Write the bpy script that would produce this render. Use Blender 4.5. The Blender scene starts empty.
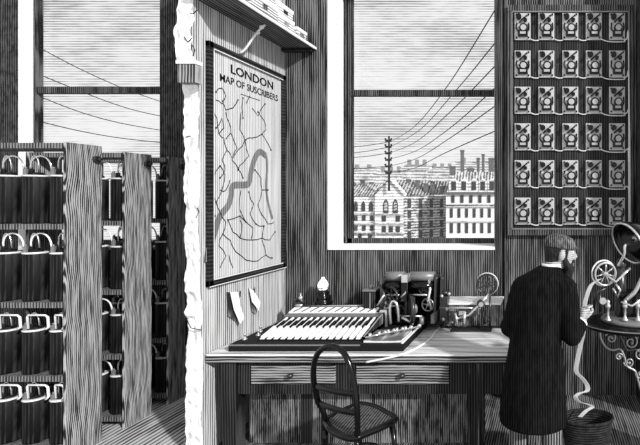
import bpy, bmesh, math, random
from mathutils import Vector, Matrix, noise
random.seed(7)
SC = bpy.context.scene
COL = SC.collection
PI = math.pi
# ------------------------------------------------------------------ camera
F = 432.0; VX, VY = 548.0, 199.0; EYE = 1.93
cam = bpy.data.cameras.new('camera'); co = bpy.data.objects.new('camera', cam); COL.objects.link(co)
cam.sensor_width = 36; cam.lens = 36 * F / 640
cam.shift_x = -(VX - 320) / 640; cam.shift_y = -(222.5 - VY) / 640
cam.clip_end = 2000; cam.clip_start = .05
co.location = (0, 0, EYE); co.rotation_euler = (PI / 2, 0, 0)
SC.camera = co
SC.view_settings.view_transform = 'Standard'; SC.view_settings.look = 'None'
SC.view_settings.gamma = 1; SC.view_settings.use_curve_mapping = False
SC.view_settings.exposure = 0.0
# ------------------------------------------------------------------ sky
w = bpy.data.worlds.new('sky'); SC.world = w; w.use_nodes = True
N = w.node_tree.nodes; L = w.node_tree.links; N.clear()
def nd(N, t, **k):
    n = N.new(t)
    for a, b in k.items(): setattr(n, a, b)
    return n
def mth(N, L, op, a, b=None, c=None):
    n = N.new('ShaderNodeMath'); n.operation = op
    for i, v in enumerate((a, b, c)):
        if v is None: continue
        if isinstance(v, (int, float)): n.inputs[i].default_value = v
        else: L.new(v, n.inputs[i])
    return n.outputs[0]
tc = nd(N, 'ShaderNodeTexCoord'); sp = nd(N, 'ShaderNodeSeparateXYZ'); L.new(tc.outputs['Generated'], sp.inputs[0])
ay = mth(N, L, 'MAXIMUM', mth(N, L, 'ABSOLUTE', sp.outputs[1]), .12)
el = mth(N, L, 'DIVIDE', sp.outputs[2], ay); az = mth(N, L, 'DIVIDE', sp.outputs[0], ay)
cb = nd(N, 'ShaderNodeCombineXYZ'); L.new(mth(N, L, 'MULTIPLY', az, 3.0), cb.inputs[0]); L.new(mth(N, L, 'MULTIPLY', el, 9.0), cb.inputs[1])
cl = nd(N, 'ShaderNodeTexNoise'); cl.inputs['Scale'].default_value = 1.0; cl.inputs['Detail'].default_value = 6; L.new(cb.outputs[0], cl.inputs['Vector'])
cb2 = nd(N, 'ShaderNodeCombineXYZ'); L.new(mth(N, L, 'MULTIPLY', az, 25.0), cb2.inputs[0]); L.new(mth(N, L, 'MULTIPLY', el, 150.0), cb2.inputs[1])
br = nd(N, 'ShaderNodeTexNoise'); br.inputs['Scale'].default_value = 1.0; br.inputs['Detail'].default_value = 2; L.new(cb2.outputs[0], br.inputs['Vector'])
tri = mth(N, L, 'MULTIPLY', mth(N, L, 'PINGPONG', mth(N, L, 'MULTIPLY', el, F / 2.5), .5), 2.0)
# ink amount: more towards the top of the sky, less inside clouds
ink = mth(N, L, 'ADD', mth(N, L, 'MULTIPLY', mth(N, L, 'MINIMUM', mth(N, L, 'MAXIMUM', el, 0.0), .55), .75), .08)
ink = mth(N, L, 'SUBTRACT', ink, mth(N, L, 'MULTIPLY', mth(N, L, 'SUBTRACT', cl.outputs[0], .47), 2.3))
ink = mth(N, L, 'ADD', ink, mth(N, L, 'MULTIPLY', mth(N, L, 'SUBTRACT', br.outputs[0], .5), .9))
d = mth(N, L, 'SUBTRACT', ink, tri)
mr = nd(N, 'ShaderNodeMapRange'); mr.interpolation_type = 'SMOOTHSTEP'
mr.inputs['From Min'].default_value = -.35; mr.inputs['From Max'].default_value = .35; L.new(d, mr.inputs['Value'])
mx = nd(N, 'ShaderNodeMix', data_type='RGBA'); L.new(mr.outputs[0], mx.inputs[0])
mx.inputs[6].default_value = (.98, .98, .98, 1); mx.inputs[7].default_value = (.33, .33, .33, 1)
bg = nd(N, 'ShaderNodeBackground'); L.new(mx.outputs[2], bg.inputs[0]); bg.inputs[1].default_value = 1.0
wo = nd(N, 'ShaderNodeOutputWorld'); L.new(bg.outputs[0], wo.inputs[0])
# ------------------------------------------------------------------ sun through the open side of the room
sd = bpy.data.lights.new('sun', 'SUN'); so = bpy.data.objects.new('sun', sd); COL.objects.link(so)
sd.energy = 4.2; sd.angle = math.radians(2.5)
so.rotation_euler = Vector((-.80, .62, -.50)).to_track_quat('-Z', 'Y').to_euler()
so.location = (3, -3, 5)

# ------------------------------------------------------------------ helpers
def P(px, py, Y): return Vector(((px - VX) * Y / F, Y, EYE - (py - VY) * Y / F))
def PZ(px, py, z):
    Y = (EYE - z) * F / (py - VY); return Vector(((px - VX) * Y / F, Y, z))
def PXp(px, py, X):
    Y = X * F / (px - VX); return Vector((X, Y, EYE - (py - VY) * Y / F))

def solid(name, c, rough=.6, metal=0, spec=.4, emit=0):
    m = bpy.data.materials.new(name); m.use_nodes = True; nt = m.node_tree; b = nt.nodes['Principled BSDF']
    nz = nt.nodes.new('ShaderNodeTexNoise'); nz.inputs['Scale'].default_value = 60
    tcn = nt.nodes.new('ShaderNodeTexCoord'); nt.links.new(tcn.outputs['Object'], nz.inputs['Vector'])
    r = nt.nodes.new('ShaderNodeMapRange'); r.inputs['To Min'].default_value = c * .8; r.inputs['To Max'].default_value = min(1, c * 1.2)
    nt.links.new(nz.outputs[0], r.inputs['Value']); nt.links.new(r.outputs[0], b.inputs['Base Color'])
    b.inputs['Roughness'].default_value = rough; b.inputs['Metallic'].default_value = metal
    b.inputs['Specular IOR Level'].default_value = spec
    if emit: b.inputs['Emission Color'].default_value = (1, 1, 1, 1); b.inputs['Emission Strength'].default_value = emit
    return m

def hatch(name, dark, light, axis='X', pitch=.025, duty=.5, var=.9, soft=.28, wob=.25, along='Z', rough=.75, spec=.25, patch=0.0, pscale=1.5, brk=3.0, knots=0):
    """engraved line work that belongs to the surface: lines repeat along `axis`, run along `along`"""
    m = bpy.data.materials.new(name); m.use_nodes = True; nt = m.node_tree; N = nt.nodes; L = nt.links; b = N['Principled BSDF']
    tc = N.new('ShaderNodeTexCoord'); sp = N.new('ShaderNodeSeparateXYZ'); L.new(tc.outputs['Object'], sp.inputs[0])
    A = sp.outputs['XYZ'.index(axis)]
    nw = N.new('ShaderNodeTexNoise'); nw.inputs['Scale'].default_value = 2.5; nw.inputs['Detail'].default_value = 3; L.new(tc.outputs['Object'], nw.inputs['Vector'])
    v = mth(N, L, 'ADD', mth(N, L, 'MULTIPLY', A, 1 / pitch), mth(N, L, 'MULTIPLY', nw.outputs[0], wob * 4))
    if knots:
        vo = N.new('ShaderNodeTexNoise'); vo.inputs['Scale'].default_value = knots; vo.inputs['Detail'].default_value = 1; L.new(tc.outputs['Object'], vo.inputs['Vector'])
        v = mth(N, L, 'ADD', v, mth(N, L, 'MULTIPLY', mth(N, L, 'POWER', vo.outputs[0], 3.0), 22.0))
    tri = mth(N, L, 'MULTIPLY', mth(N, L, 'PINGPONG', v, .5), 2.0)
    mp = N.new('ShaderNodeMapping'); L.new(tc.outputs['Object'], mp.inputs['Vector'])
    s = [1 / pitch * .6] * 3; s['XYZ'.index(along)] = brk; mp.inputs['Scale'].default_value = s
    n2 = N.new('ShaderNodeTexNoise'); n2.inputs['Scale'].default_value = 1; n2.inputs['Detail'].default_value = 3; L.new(mp.outputs[0], n2.inputs['Vector'])
    th = mth(N, L, 'ADD', mth(N, L, 'MULTIPLY', mth(N, L, 'SUBTRACT', n2.outputs[0], .5), var * 2), 1 - duty)
    if patch:
        n3 = N.new('ShaderNodeTexNoise'); n3.inputs['Scale'].default_value = pscale; n3.inputs['Detail'].default_value = 2; L.new(tc.outputs['Object'], n3.inputs['Vector'])
        th = mth(N, L, 'ADD', th, mth(N, L, 'MULTIPLY', mth(N, L, 'SUBTRACT', n3.outputs[0], .5), patch * 2))
    mr = N.new('ShaderNodeMapRange'); mr.interpolation_type = 'SMOOTHSTEP'; mr.inputs['From Min'].default_value = -soft; mr.inputs['From Max'].default_value = soft
    L.new(mth(N, L, 'SUBTRACT', tri, th), mr.inputs['Value'])
    mx = N.new('ShaderNodeMix'); mx.data_type = 'RGBA'; L.new(mr.outputs[0], mx.inputs[0])
    mx.inputs[6].default_value = (dark, dark, dark, 1); mx.inputs[7].default_value = (light, light, light, 1)
    L.new(mx.outputs[2], b.inputs['Base Color'])
    b.inputs['Roughness'].default_value = rough; b.inputs['Specular IOR Level'].default_value = spec
    return m

def glassmat(name, tint=1.0):
    m = bpy.data.materials.new(name); m.use_nodes = True; nt = m.node_tree; N = nt.nodes; L = nt.links; N.clear()
    t = N.new('ShaderNodeBsdfTransparent'); t.inputs[0].default_value = (tint,) * 3 + (1,)
    g = N.new('ShaderNodeBsdfGlossy'); g.inputs['Roughness'].default_value = .03
    mx = N.new('ShaderNodeMixShader'); mx.inputs[0].default_value = .03
    o = N.new('ShaderNodeOutputMaterial'); L.new(t.outputs[0], mx.inputs[1]); L.new(g.outputs[0], mx.inputs[2]); L.new(mx.outputs[0], o.inputs[0])
    return m

ORI = {}
class B:
    def __init__(s): s.bm = bmesh.new(); s.mi = 0; s.sm = False
    def _f(s, vs):
        try:
            f = s.bm.faces.new(vs); f.material_index = s.mi; f.smooth = s.sm; return f
        except ValueError: return None
    def box(s, c, size, rot=None, bevel=0):
        c = Vector(c); h = Vector(size) / 2; vs = []
        for x in (-1, 1):
            for y in (-1, 1):
                for z in (-1, 1):
                    p = Vector((x * h.x, y * h.y, z * h.z))
                    if rot: p = rot @ p
                    vs.append(s.bm.verts.new(c + p))
        fs = []
        for q in ((0, 1, 3, 2), (4, 6, 7, 5), (0, 4, 5, 1), (2, 3, 7, 6), (0, 2, 6, 4), (1, 5, 7, 3)): fs.append(s._f([vs[i] for i in q]))
        if bevel:
            es = list({e for f in fs for e in f.edges})
            bmesh.ops.bevel(s.bm, geom=es, offset=bevel, segments=2, affect='EDGES', profile=.5)
        return s
    def b2(s, a, b, bevel=0):
        a = Vector(a); b = Vector(b); return s.box((a + b) / 2, [abs(b[i] - a[i]) for i in range(3)], None, bevel)
    def tube(s, pts, r, seg=10, cap=True, flat=None):
        pts = [Vector(p) for p in pts]; n = len(pts); rs = r if isinstance(r, (list, tuple)) else [r] * n
        up = None; rings = []; old = s.sm; s.sm = True
        for i, p in enumerate(pts):
            t = (pts[min(i + 1, n - 1)] - pts[max(i - 1, 0)]); t = t.normalized() if t.length > 1e-9 else Vector((0, 0, 1))
            if up is None: up = Vector((0, 0, 1)) if abs(t.z) < .9 else Vector((1, 0, 0))
            a = (up - t * up.dot(t))
            if a.length < 1e-5: a = t.orthogonal()
            a.normalize(); b = t.cross(a); up = a
            k = flat if flat else (1, 1)
            rings.append([s.bm.verts.new(p + (a * math.cos(2 * PI * j / seg) * k[0] + b * math.sin(2 * PI * j / seg) * k[1]) * rs[i]) for j in range(seg)])
        for i in range(n - 1):
            for j in range(seg): s._f([rings[i][j], rings[i][(j + 1) % seg], rings[i + 1][(j + 1) % seg], rings[i + 1][j]])
        s.sm = False
        if cap: s._f(rings[0][::-1]); s._f(rings[-1])
        s.sm = old
        return s
    def cyl(s, a, b, r0, r1=None, seg=20): return s.tube([a, b], [r0, r0 if r1 is None else r1], seg)
    def lathe(s, prof, c=(0, 0, 0), rot=None, seg=24, sx=1, sy=1):
        c = Vector(c); rings = []; old = s.sm; s.sm = True
        for r, z in prof:
            ring = []
            for j in range(seg):
                a = 2 * PI * j / seg; p = Vector((max(r, 1e-4) * math.cos(a) * sx, max(r, 1e-4) * math.sin(a) * sy, z))
                if rot: p = rot @ p
                ring.append(s.bm.verts.new(c + p))
            rings.append(ring)
        for i in range(len(rings) - 1):
            for j in range(seg): s._f([rings[i][j], rings[i][(j + 1) % seg], rings[i + 1][(j + 1) % seg], rings[i + 1][j]])
        s.sm = False
        s._f(rings[0][::-1]); s._f(rings[-1]); s.sm = old
        return s
    def sphere(s, c, r, seg=16, sc=(1, 1, 1), rot=None):
        c = Vector(c); n = seg // 2; prof = [(math.sin(PI * i / n) * 1.0, -math.cos(PI * i / n)) for i in range(n + 1)]
        rings = []; old = s.sm; s.sm = True
        for rr, z in prof:
            ring = []
            for j in range(seg):
                a = 2 * PI * j / seg; p = Vector((max(rr, 1e-3) * math.cos(a) * sc[0], max(rr, 1e-3) * math.sin(a) * sc[1], z * sc[2])) * r
                if rot: p = rot @ p
                ring.append(s.bm.verts.new(c + p))
            rings.append(ring)
        for i in range(n):
            for j in range(seg): s._f([rings[i][j], rings[i][(j + 1) % seg], rings[i + 1][(j + 1) % seg], rings[i + 1][j]])
        s._f(rings[0][::-1]); s._f(rings[-1]); s.sm = old
        return s
    def prism(s, poly, off):
        off = Vector(off); a = [s.bm.verts.new(Vector(p)) for p in poly]; b = [s.bm.verts.new(Vector(p) + off) for p in poly]; n = len(a)
        s._f(a[::-1]); s._f(b)
        for i in range(n): s._f([a[i], a[(i + 1) % n], b[(i + 1) % n], b[i]])
        return s
    def ribbon(s, pts, width, th=.0012):
        """strip of paper through pts, width vector per point"""
        pts = [Vector(p) for p in pts]; n = len(pts); R = []
        for i, p in enumerate(pts):
            t = (pts[min(i + 1, n - 1)] - pts[max(i - 1, 0)]).normalized(); wv = Vector(width[i] if isinstance(width, list) else width)
            nn = t.cross(wv).normalized() * th
            R.append([s.bm.verts.new(p + a) for a in (wv / 2 + nn, -wv / 2 + nn, -wv / 2 - nn, wv / 2 - nn)])
        for i in range(n - 1):
            for j in range(4): s._f([R[i][j], R[i][(j + 1) % 4], R[i + 1][(j + 1) % 4], R[i + 1][j]])
        s._f(R[0][::-1]); s._f(R[-1])
        return s
    def build(s, name, mat, parent=None, at=None, **tags):
        bmesh.ops.recalc_face_normals(s.bm, faces=s.bm.faces)
        me = bpy.data.meshes.new(name); 
        if parent is not None: o0 = ORI[parent.name]
        elif at is not None: o0 = Vector(at)
        else:
            xs = [v.co for v in s.bm.verts]
            o0 = Vector(((min(v.x for v in xs) + max(v.x for v in xs)) / 2, (min(v.y for v in xs) + max(v.y for v in xs)) / 2, min(v.z for v in xs)))
        bmesh.ops.translate(s.bm, verts=s.bm.verts, vec=-o0)
        s.bm.to_mesh(me); s.bm.free()
        for m in (mat if isinstance(mat, list) else [mat]): me.materials.append(m)
        o = bpy.data.objects.new(name, me); COL.objects.link(o)
        if parent is not None: o.parent = parent
        else: o.location = o0
        ORI[o.name] = o0
        for k, v in tags.items(): o[k] = v
        return o

def thing(name, label, cat, loc=(0, 0, 0), group=None):
    o = bpy.data.objects.new(name, None); COL.objects.link(o); o.location = loc; o.empty_display_size = .05
    ORI[o.name] = Vector(loc); o['label'] = label; o['category'] = cat
    if group: o['group'] = group
    return o
def tag(o, label, cat, group=None):
    o['label'] = label; o['category'] = cat
    if group: o['group'] = group
    return o
def struct(o): o['kind'] = 'structure'; return o
KIDS = {}
def copy_tree(o, loc=None, parent=None, label=None):
    c = o.copy(); COL.objects.link(c); ORI[c.name] = Vector((0, 0, 0))
    if parent is not None: c.parent = parent
    if loc is not None: c.location = loc
    if label: c['label'] = label
    for ch in list(o.children): copy_tree(ch, None, c)
    return c
def bez(p, n=16):
    p = [Vector(q) for q in p]; out = []
    for i in range(n + 1):
        t = i / n; q = p[:]
        while len(q) > 1: q = [q[k].lerp(q[k + 1], t) for k in range(len(q) - 1)]
        out.append(q[0])
    return out
def spline(pts, n=8):
    pts = [Vector(p) for p in pts]; out = []
    for i in range(len(pts) - 1):
        p0 = pts[max(i - 1, 0)]; p1 = pts[i]; p2 = pts[i + 1]; p3 = pts[min(i + 2, len(pts) - 1)]
        for k in range(n):
            t = k / n
            out.append(.5 * ((2 * p1) + (p2 - p0) * t + (2 * p0 - 5 * p1 + 4 * p2 - p3) * t * t + (3 * p1 - p0 - 3 * p2 + p3) * t ** 3))
    out.append(pts[-1]); return out
def remeshed(bld, voxel, smooth=4):
    """weld overlapping closed shapes into one continuous surface"""
    bmesh.ops.recalc_face_normals(bld.bm, faces=bld.bm.faces)
    me = bpy.data.meshes.new('tmp'); bld.bm.to_mesh(me); bld.bm.free()
    o = bpy.data.objects.new('tmp', me); COL.objects.link(o)
    m = o.modifiers.new('r', 'REMESH'); m.mode = 'VOXEL'; m.voxel_size = voxel
    if smooth: s = o.modifiers.new('s', 'SMOOTH'); s.factor = .5; s.iterations = smooth
    dg = bpy.context.evaluated_depsgraph_get(); e = o.evaluated_get(dg)
    me2 = bpy.data.meshes.new_from_object(e)
    nb = B(); nb.bm.from_mesh(me2)
    bpy.data.objects.remove(o)
    for f in nb.bm.faces: f.smooth = True; f.material_index = 0
    return nb
def text_bld(s, size, xf, depth=.002, bold=0.0, font_sx=1.0):
    cu = bpy.data.curves.new('t', 'FONT'); cu.body = s; cu.size = size; cu.extrude = depth; cu.offset = bold; cu.align_x = 'CENTER'; cu.align_y = 'CENTER'; cu.resolution_u = 3
    o = bpy.data.objects.new('t', cu); COL.objects.link(o)
    dg = bpy.context.evaluated_depsgraph_get(); me = bpy.data.meshes.new_from_object(o.evaluated_get(dg))
    b = B(); b.bm.from_mesh(me); bpy.data.objects.remove(o)
    bmesh.ops.transform(b.bm, matrix=xf @ Matrix.Diagonal((font_sx, 1, 1, 1)), verts=b.bm.verts)
    return b

# ------------------------------------------------------------------ materials
M = {}
M['wall_back'] = hatch('panelled_wall_lines', .003, .19, 'X', .0225, .42, var=.9, patch=.25, brk=2.5)
M['wall_dark'] = hatch('dark_wall_lines', .003, .08, 'X', .0225, .40, var=.8, brk=14)
M['wall_right'] = hatch('right_wall_lines', .003, .10, 'Y', .027, .40, var=.8, brk=14)
M['wall_map'] = hatch('light_wall_lines', .08, .62, 'Y', .022, .64, var=.7, brk=2)
M['plaster'] = solid('broken_white_plaster', .95, .9, spec=.1)
M['reveal'] = solid('white_window_reveal', .95, .8, spec=.1)
M['frame'] = hatch('dark_window_frame', .004, .12, 'X', .02, .4, brk=2)
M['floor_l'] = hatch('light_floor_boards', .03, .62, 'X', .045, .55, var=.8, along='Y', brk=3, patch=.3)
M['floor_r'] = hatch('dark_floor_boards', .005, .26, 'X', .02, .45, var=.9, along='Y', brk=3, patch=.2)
M['rack_wood'] = hatch('rack_wood_grain', .012, .42, 'Y', .013, .50, var=1.1, along='Z', brk=4, knots=1.2, wob=.5)
M['rack_edge'] = hatch('rack_edge_grain', .01, .42, 'X', .022, .5, var=.8, along='Z', brk=6)
M['shelf_edge'] = hatch('rack_shelf_grain', .008, .22, 'X', .022, .55, var=.6, along='Z', brk=6)
M['jar'] = hatch('dark_jar', .0015, .03, 'X', .022, .25, var=.9, along='Z', brk=4, rough=.55, spec=.2)
M['rim'] = solid('pale_jar_rim', .75, .3, spec=.6)
M['wire'] = solid('pale_lead_wire', .85, .4, spec=.5)
M['black'] = solid('black_paint', .003, .16, spec=.35)
M['blackm'] = solid('black_matt', .008, .7, spec=.2)
M['iron'] = solid('dark_iron', .02, .32, spec=.7)
M['steel'] = solid('bright_steel', .7, .25, .85)
M['brass'] = solid('light_brass', .55, .3, .7)
M['grey'] = solid('grey_metal', .22, .4, .3)
M['paper'] = solid('white_paper', .93, .8, spec=.1)
M['ink'] = solid('printing_ink', .008, .8, spec=.1)
M['river'] = hatch('river_tint', .06, .28, 'Y', .02, .5, var=.4, brk=2)
M['map'] = hatch('map_sheet_lines', .24, .64, 'Y', .020, .68, var=.6, brk=1.5)
M['mapframe'] = hatch('dark_map_frame', .004, .035, 'Z', .03, .4, along='Y', brk=2)
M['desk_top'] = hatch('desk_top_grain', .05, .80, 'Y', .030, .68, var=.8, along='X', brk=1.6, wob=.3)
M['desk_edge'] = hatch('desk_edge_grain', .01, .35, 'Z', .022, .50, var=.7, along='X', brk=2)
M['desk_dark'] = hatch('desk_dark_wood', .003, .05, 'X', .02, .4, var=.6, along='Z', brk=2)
M['drawer'] = hatch('drawer_grain', .012, .36, 'Z', .02, .5, var=.9, along='X', brk=3, wob=.4)
M['deskpanel'] = hatch('desk_panel_grain', .006, .26, 'X', .0175, .48, var=1.1, along='Z', brk=8, patch=.3, pscale=3)
M['shelfdark'] = hatch('shelf_underside', .008, .20, 'X', .03, .45, var=.8, along='Y', brk=2)
M['board'] = hatch('instrument_board_wood', .002, .045, 'X', .024, .45, var=.8, along='Z', brk=3)
M['boardframe'] = hatch('instrument_board_frame', .006, .13, 'X', .024, .45, var=.8, along='Z', brk=3)
M['plate'] = solid('pale_relay_plate', .52, .6)
M['coat'] = hatch('black_coat_cloth', .0015, .013, 'X', .016, .35, var=.8, along='Z', brk=10, rough=.9, spec=.1)
M['trouser'] = hatch('grey_trouser_cloth', .01, .30, 'X', .018, .42, var=.5, along='Z', brk=3, rough=.9, spec=.1)
M['skin'] = hatch('skin_lines', .14, .50, 'Z', .014, .7, var=.5, along='X', brk=20, rough=.7)
M['hair'] = hatch('dark_hair', .003, .04, 'X', .010, .4, var=.8, along='Z', brk=30, rough=.8)
M['cap'] = hatch('cap_cloth', .004, .22, 'X', .014, .4, var=.8, along='Z', brk=20, rough=.8)
M['basket'] = hatch('wicker', .002, .045, 'Z', .016, .4, var=.8, along='X', brk=20, rough=.8)
M['boxfront'] = hatch('box_side_lines', .02, .36, 'X', .022, .5, var=.7, along='Z', brk=4)
M['glass'] = glassmat('window_glass', .97)
M['b_light'] = hatch('pale_masonry', .35, .92, 'Z', .62, .72, var=.5, along='X', brk=.3, rough=.9)
M['b_mid'] = hatch('grey_masonry', .08, .62, 'Z', .60, .50, var=.8, along='X', brk=.5, rough=.9)
M['b_white'] = solid('white_masonry', .95, .9)
M['b_roof'] = hatch('slate_roof', .03, .42, 'X', .55, .45, var=.8, along='Z', brk=.5, rough=.9)
M['b_roof2'] = hatch('grey_slate_roof', .08, .62, 'X', .6, .5, var=.8, along='Z', brk=.5, rough=.9)
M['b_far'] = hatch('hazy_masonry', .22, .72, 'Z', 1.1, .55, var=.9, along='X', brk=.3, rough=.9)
M['b_win'] = solid('dark_far_window', .03, .5)
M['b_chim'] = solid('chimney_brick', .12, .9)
M['ground'] = hatch('street_ground', .15, .5, 'Y', 1.5, .5, rough=.9, along='X', brk=.2)
M['flame'] = solid('lamp_glass_glow', .9, .2, emit=.9)
M['seat'] = hatch('cane_seat', .006, .16, 'X', .02, .45, var=.6, along='Y', brk=30)

# ------------------------------------------------------------------ structure
YB = 4.25; XD = -2.59; XDL = -2.71; XR = 0.87; TOP = 4.5
W1 = (-5.20, -3.81); W2 = (-2.164, -.522); SILL = 1.45; WT = 4.25
def wall_with_hole(name, x0, x1, hx, mat, th=.34):
    b = B()
    b.b2((x0, YB, 0), (hx[0], YB + th, TOP)); b.b2((hx[1], YB, 0), (x1, YB + th, TOP))
    b.b2((hx[0], YB, 0), (hx[1], YB + th, SILL)); b.b2((hx[0], YB, WT), (hx[1], YB + th, TOP))
    return struct(b.build(name, mat))
wall_with_hole('wall_back', XDL + .06, XR + .12, W2, M['wall_back'])
wall_with_hole('wall_back_left', -8.5, XDL + .06, W1, M['wall_dark'], .13)
b = B(); b.b2((XR, 3.85, 0), (XR + .12, YB, TOP)); struct(b.build('wall_right', M['wall_right']))
b = B(); b.b2((XR, 3.12, 0), (XR + .14, 3.28, 1.25), .004); struct(b.build('trim_2', M['wall_right']))
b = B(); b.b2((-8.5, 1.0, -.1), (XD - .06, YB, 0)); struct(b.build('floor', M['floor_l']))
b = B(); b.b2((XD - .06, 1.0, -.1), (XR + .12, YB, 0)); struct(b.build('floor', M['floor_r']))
b = B(); b.b2((-60, YB + 3, -14.6), (60, 400, -14)); struct(b.build('ground', M['ground']))

# broken partition wall
def interp(tab, v):
    for (a, x), (c, y) in zip(tab, tab[1:]):
        if v <= c: return x + (y - x) * (v - a) / (c - a) if v > a else x
    return tab[-1][1]
redge = [(-80, 191), (0, 195), (12, 191), (20, 195.5), (28, 192), (36, 188.5), (42, 193), (50, 190), (58, 194), (68, 194), (84, 196), (88, 198.5), (110, 199), (140, 198), (165, 200), (200, 199), (230, 198), (255, 200), (280, 199), (300, 201), (322, 203), (332, 200), (345, 203), (380, 203), (420, 201), (445, 203), (470, 202)]
ledge = [(-80, 178), (0, 179), (14, 176.5), (22, 178), (32, 173.5), (50, 175), (60, 176), (82, 182), (100, 184), (130, 183.5), (150, 184.5), (170, 185), (190, 183), (205, 186), (240, 184), (262, 187), (280, 184), (300, 187), (315, 185), (330, 189), (350, 186), (380, 186), (420, 185), (445, 186), (470, 186)]
b = B(); nz = 170; nu = 7; rows = []
for i in range(nz + 1):
    z = TOP * i / nz
    py = VY - (z - EYE) * F / 3.2
    yr = XD * F / (interp(redge, py) - VX) + .012 * noise.noise(Vector((0, 0, z * 22)))
    yl = XDL * F / (interp(ledge, py) - VX) + .016 * noise.noise(Vector((5, 0, z * 18)))
    row = [b.bm.verts.new((XDL, YB, z))]
    for j in range(nu + 1):
        t = j / nu; y = yl + (yr - yl) * t; x = XDL + (XD - XDL) * t
        if 0 < j < nu: y += .022 * noise.noise(Vector((x * 25, 0, z * 14))) - .004
        row.append(b.bm.verts.new((x, y, z)))
    row.append(b.bm.verts.new((XD, YB, z))); rows.append(row)
for i in range(nz):
    for j in range(nu + 2):
        b.mi = 1 if 1 <= j <= nu else 0
        b._f([rows[i][j], rows[i][j + 1], rows[i + 1][j + 1], rows[i + 1][j]])
    b.mi = 0; b._f([rows[i][-1], rows[i][0], rows[i + 1][0], rows[i + 1][-1]])
b._f(rows[0]); b._f(rows[-1][::-1])
struct(b.build('wall_left', [M['wall_map'], M['plaster']]))
# cracks on the broken edge (thin black tubes laid along the break)
b = B()
for pts in ([(197, 10), (193, 14), (190, 13)], [(192, 38), (188, 42), (184, 37)], [(192, 45), (195, 50), (193, 56)], [(190, 84), (193, 88), (198, 86), (196, 90)], [(186, 137), (191, 136), (196, 138), (199, 135)], [(186, 318), (191, 328), (201, 330)], [(196, 205), (199, 212), (196, 218)]):
    b.tube([P(x, y, 3.205 if y > 70 else 3.13) for x, y in pts], .0035, 6)
struct(b.build('trim_4', M['blackm']))
# timber tie in the broken edge
b = B(); b.b2((-2.66, 3.10, 2.765), (-2.53, 3.16, 2.90), bevel=.004); struct(b.build('trim_3', M['boxfront']))
b = B(); b.b2((-2.665, 3.092, 2.90), (-2.525, 3.16, 2.925)); struct(b.build('trim_5', M['b_white']))

def window(n, hx, ys, zr):
    root = bpy.data.objects.new('window_%d' % n, None); COL.objects.link(root); root['kind'] = 'structure'; root.location = ((hx[0] + hx[1]) / 2, ys, SILL); ORI[root.name] = Vector(root.location)
    x0, x1 = hx; t = .095 if n == 2 else .05
    f = B()
    f.b2((x0, ys, SILL + .012), (x0 + t, ys + .05, WT)); f.b2((x1 - .03, ys, SILL + .012), (x1, ys + .05, WT)); f.b2((x0, ys, WT - .06), (x1, ys + .05, WT)); f.b2((x0, ys, SILL + .012), (x1, ys + .05, SILL + .065))
    f.b2((x0 + .03, ys - .02, SILL), (x0 + .05, ys, WT))
    f.build('window_frame', M['frame'], root)
    r = B(); r.b2((x0 + t, ys - .015, zr - .035), (x1 - .03, ys + .04, zr + .03), .004); r.build('meeting_rail', M['frame'], root)
    g = B(); g.b2((x0 + t, ys + .024, SILL + .06), (x1 - .03, ys + .028, zr)); g.build('pane', M['glass'], root)
    g = B(); g.b2((x0 + t, ys + .024, zr), (x1 - .03, ys + .028, WT - .06)); g.build('pane', M['glass'], root)
    s = B(); s.b2((x0, YB - .012, SILL - .02), (x1, ys + .04, SILL + .012), .003); s.build('window_sill', M['reveal'], root)
    j = B(); j.b2((x0 - .001, YB - .008, SILL), (x0 + .006, ys + .001, WT)); j.build('white_jamb', M['reveal'], root)
    j = B(); j.b2((x1 - .006, YB - .004, SILL), (x1 + .001, ys + .01, WT)); j.build('white_jamb', M['frame'], root)
window(1, W1, YB + .11, 3.03)
window(2, W2, YB + .31, 3.05)
# dark vertical moulding to the right of the window
b = B()
for i, (a, c) in enumerate(((497, 503), (504.5, 506))):
    b.b2(((a - VX) / F * YB, YB - .02, 0.0), ((c - VX) / F * YB, YB, TOP))
struct(b.build('trim_1', M['frame']))

# ------------------------------------------------------------------ battery racks
XE = -3.55
ROWN = ['top', 'second', 'third', 'lowest']
RK = [('nearest', 3.18, .26, 2, 5), ('middle', 3.62, .25, 1, 3), ('farthest', 4.04, .19, 1, 3)]
SH = [1.745, 1.165, .62, .10]
ORD = ['first', 'second', 'third', 'fourth', 'fifth']
def make_jar():
    t = thing('battery_jar', 'x', 'battery jar', (0, 0, 0), 'battery jars on the wooden racks')
    b = B(); b.lathe([(.066, 0), (.070, .01), (.070, .34), (.066, .352), (.062, .362), (.056, .362)], seg=22); b.build('jar', M['jar'], t)
    b = B(); b.lathe([(.066, .352), (.072, .355), (.072, .364), (.060, .366)], seg=22); b.build('rim', M['rim'], t)
    b = B(); b.cyl((0, 0, .36), (0, 0, .385), .042, seg=16); b.cyl((.0, -.03, .38), (0, -.03, .41), .014); b.build('lid', M['blackm'], t)
    b = B(); b.box((-.03, -.04, .385), (.024, .024, .05), bevel=.003); b.cyl((-.03, -.04, .41), (-.03, -.04, .425), .008, seg=8); b.build('terminal', M['grey'], t)
    return t
jar0 = make_jar(); jarn = 0
def lead(kind):
    b = B()
    if kind: pts = [(0, -.05, .38), (.0, -.055, .48), (.015, -.06, .495), (.145, -.065, .495), (.165, -.065, .48), (.170, -.065, .40), (.155, -.07, .38)]
    else: pts = bez([(0, -.03, .40), (-.02, -.04, .53), (.16, -.04, .56), (.165, -.04, .40)], 10)
    b.tube(pts, .0078 if kind else .006, 7); return b
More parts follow.
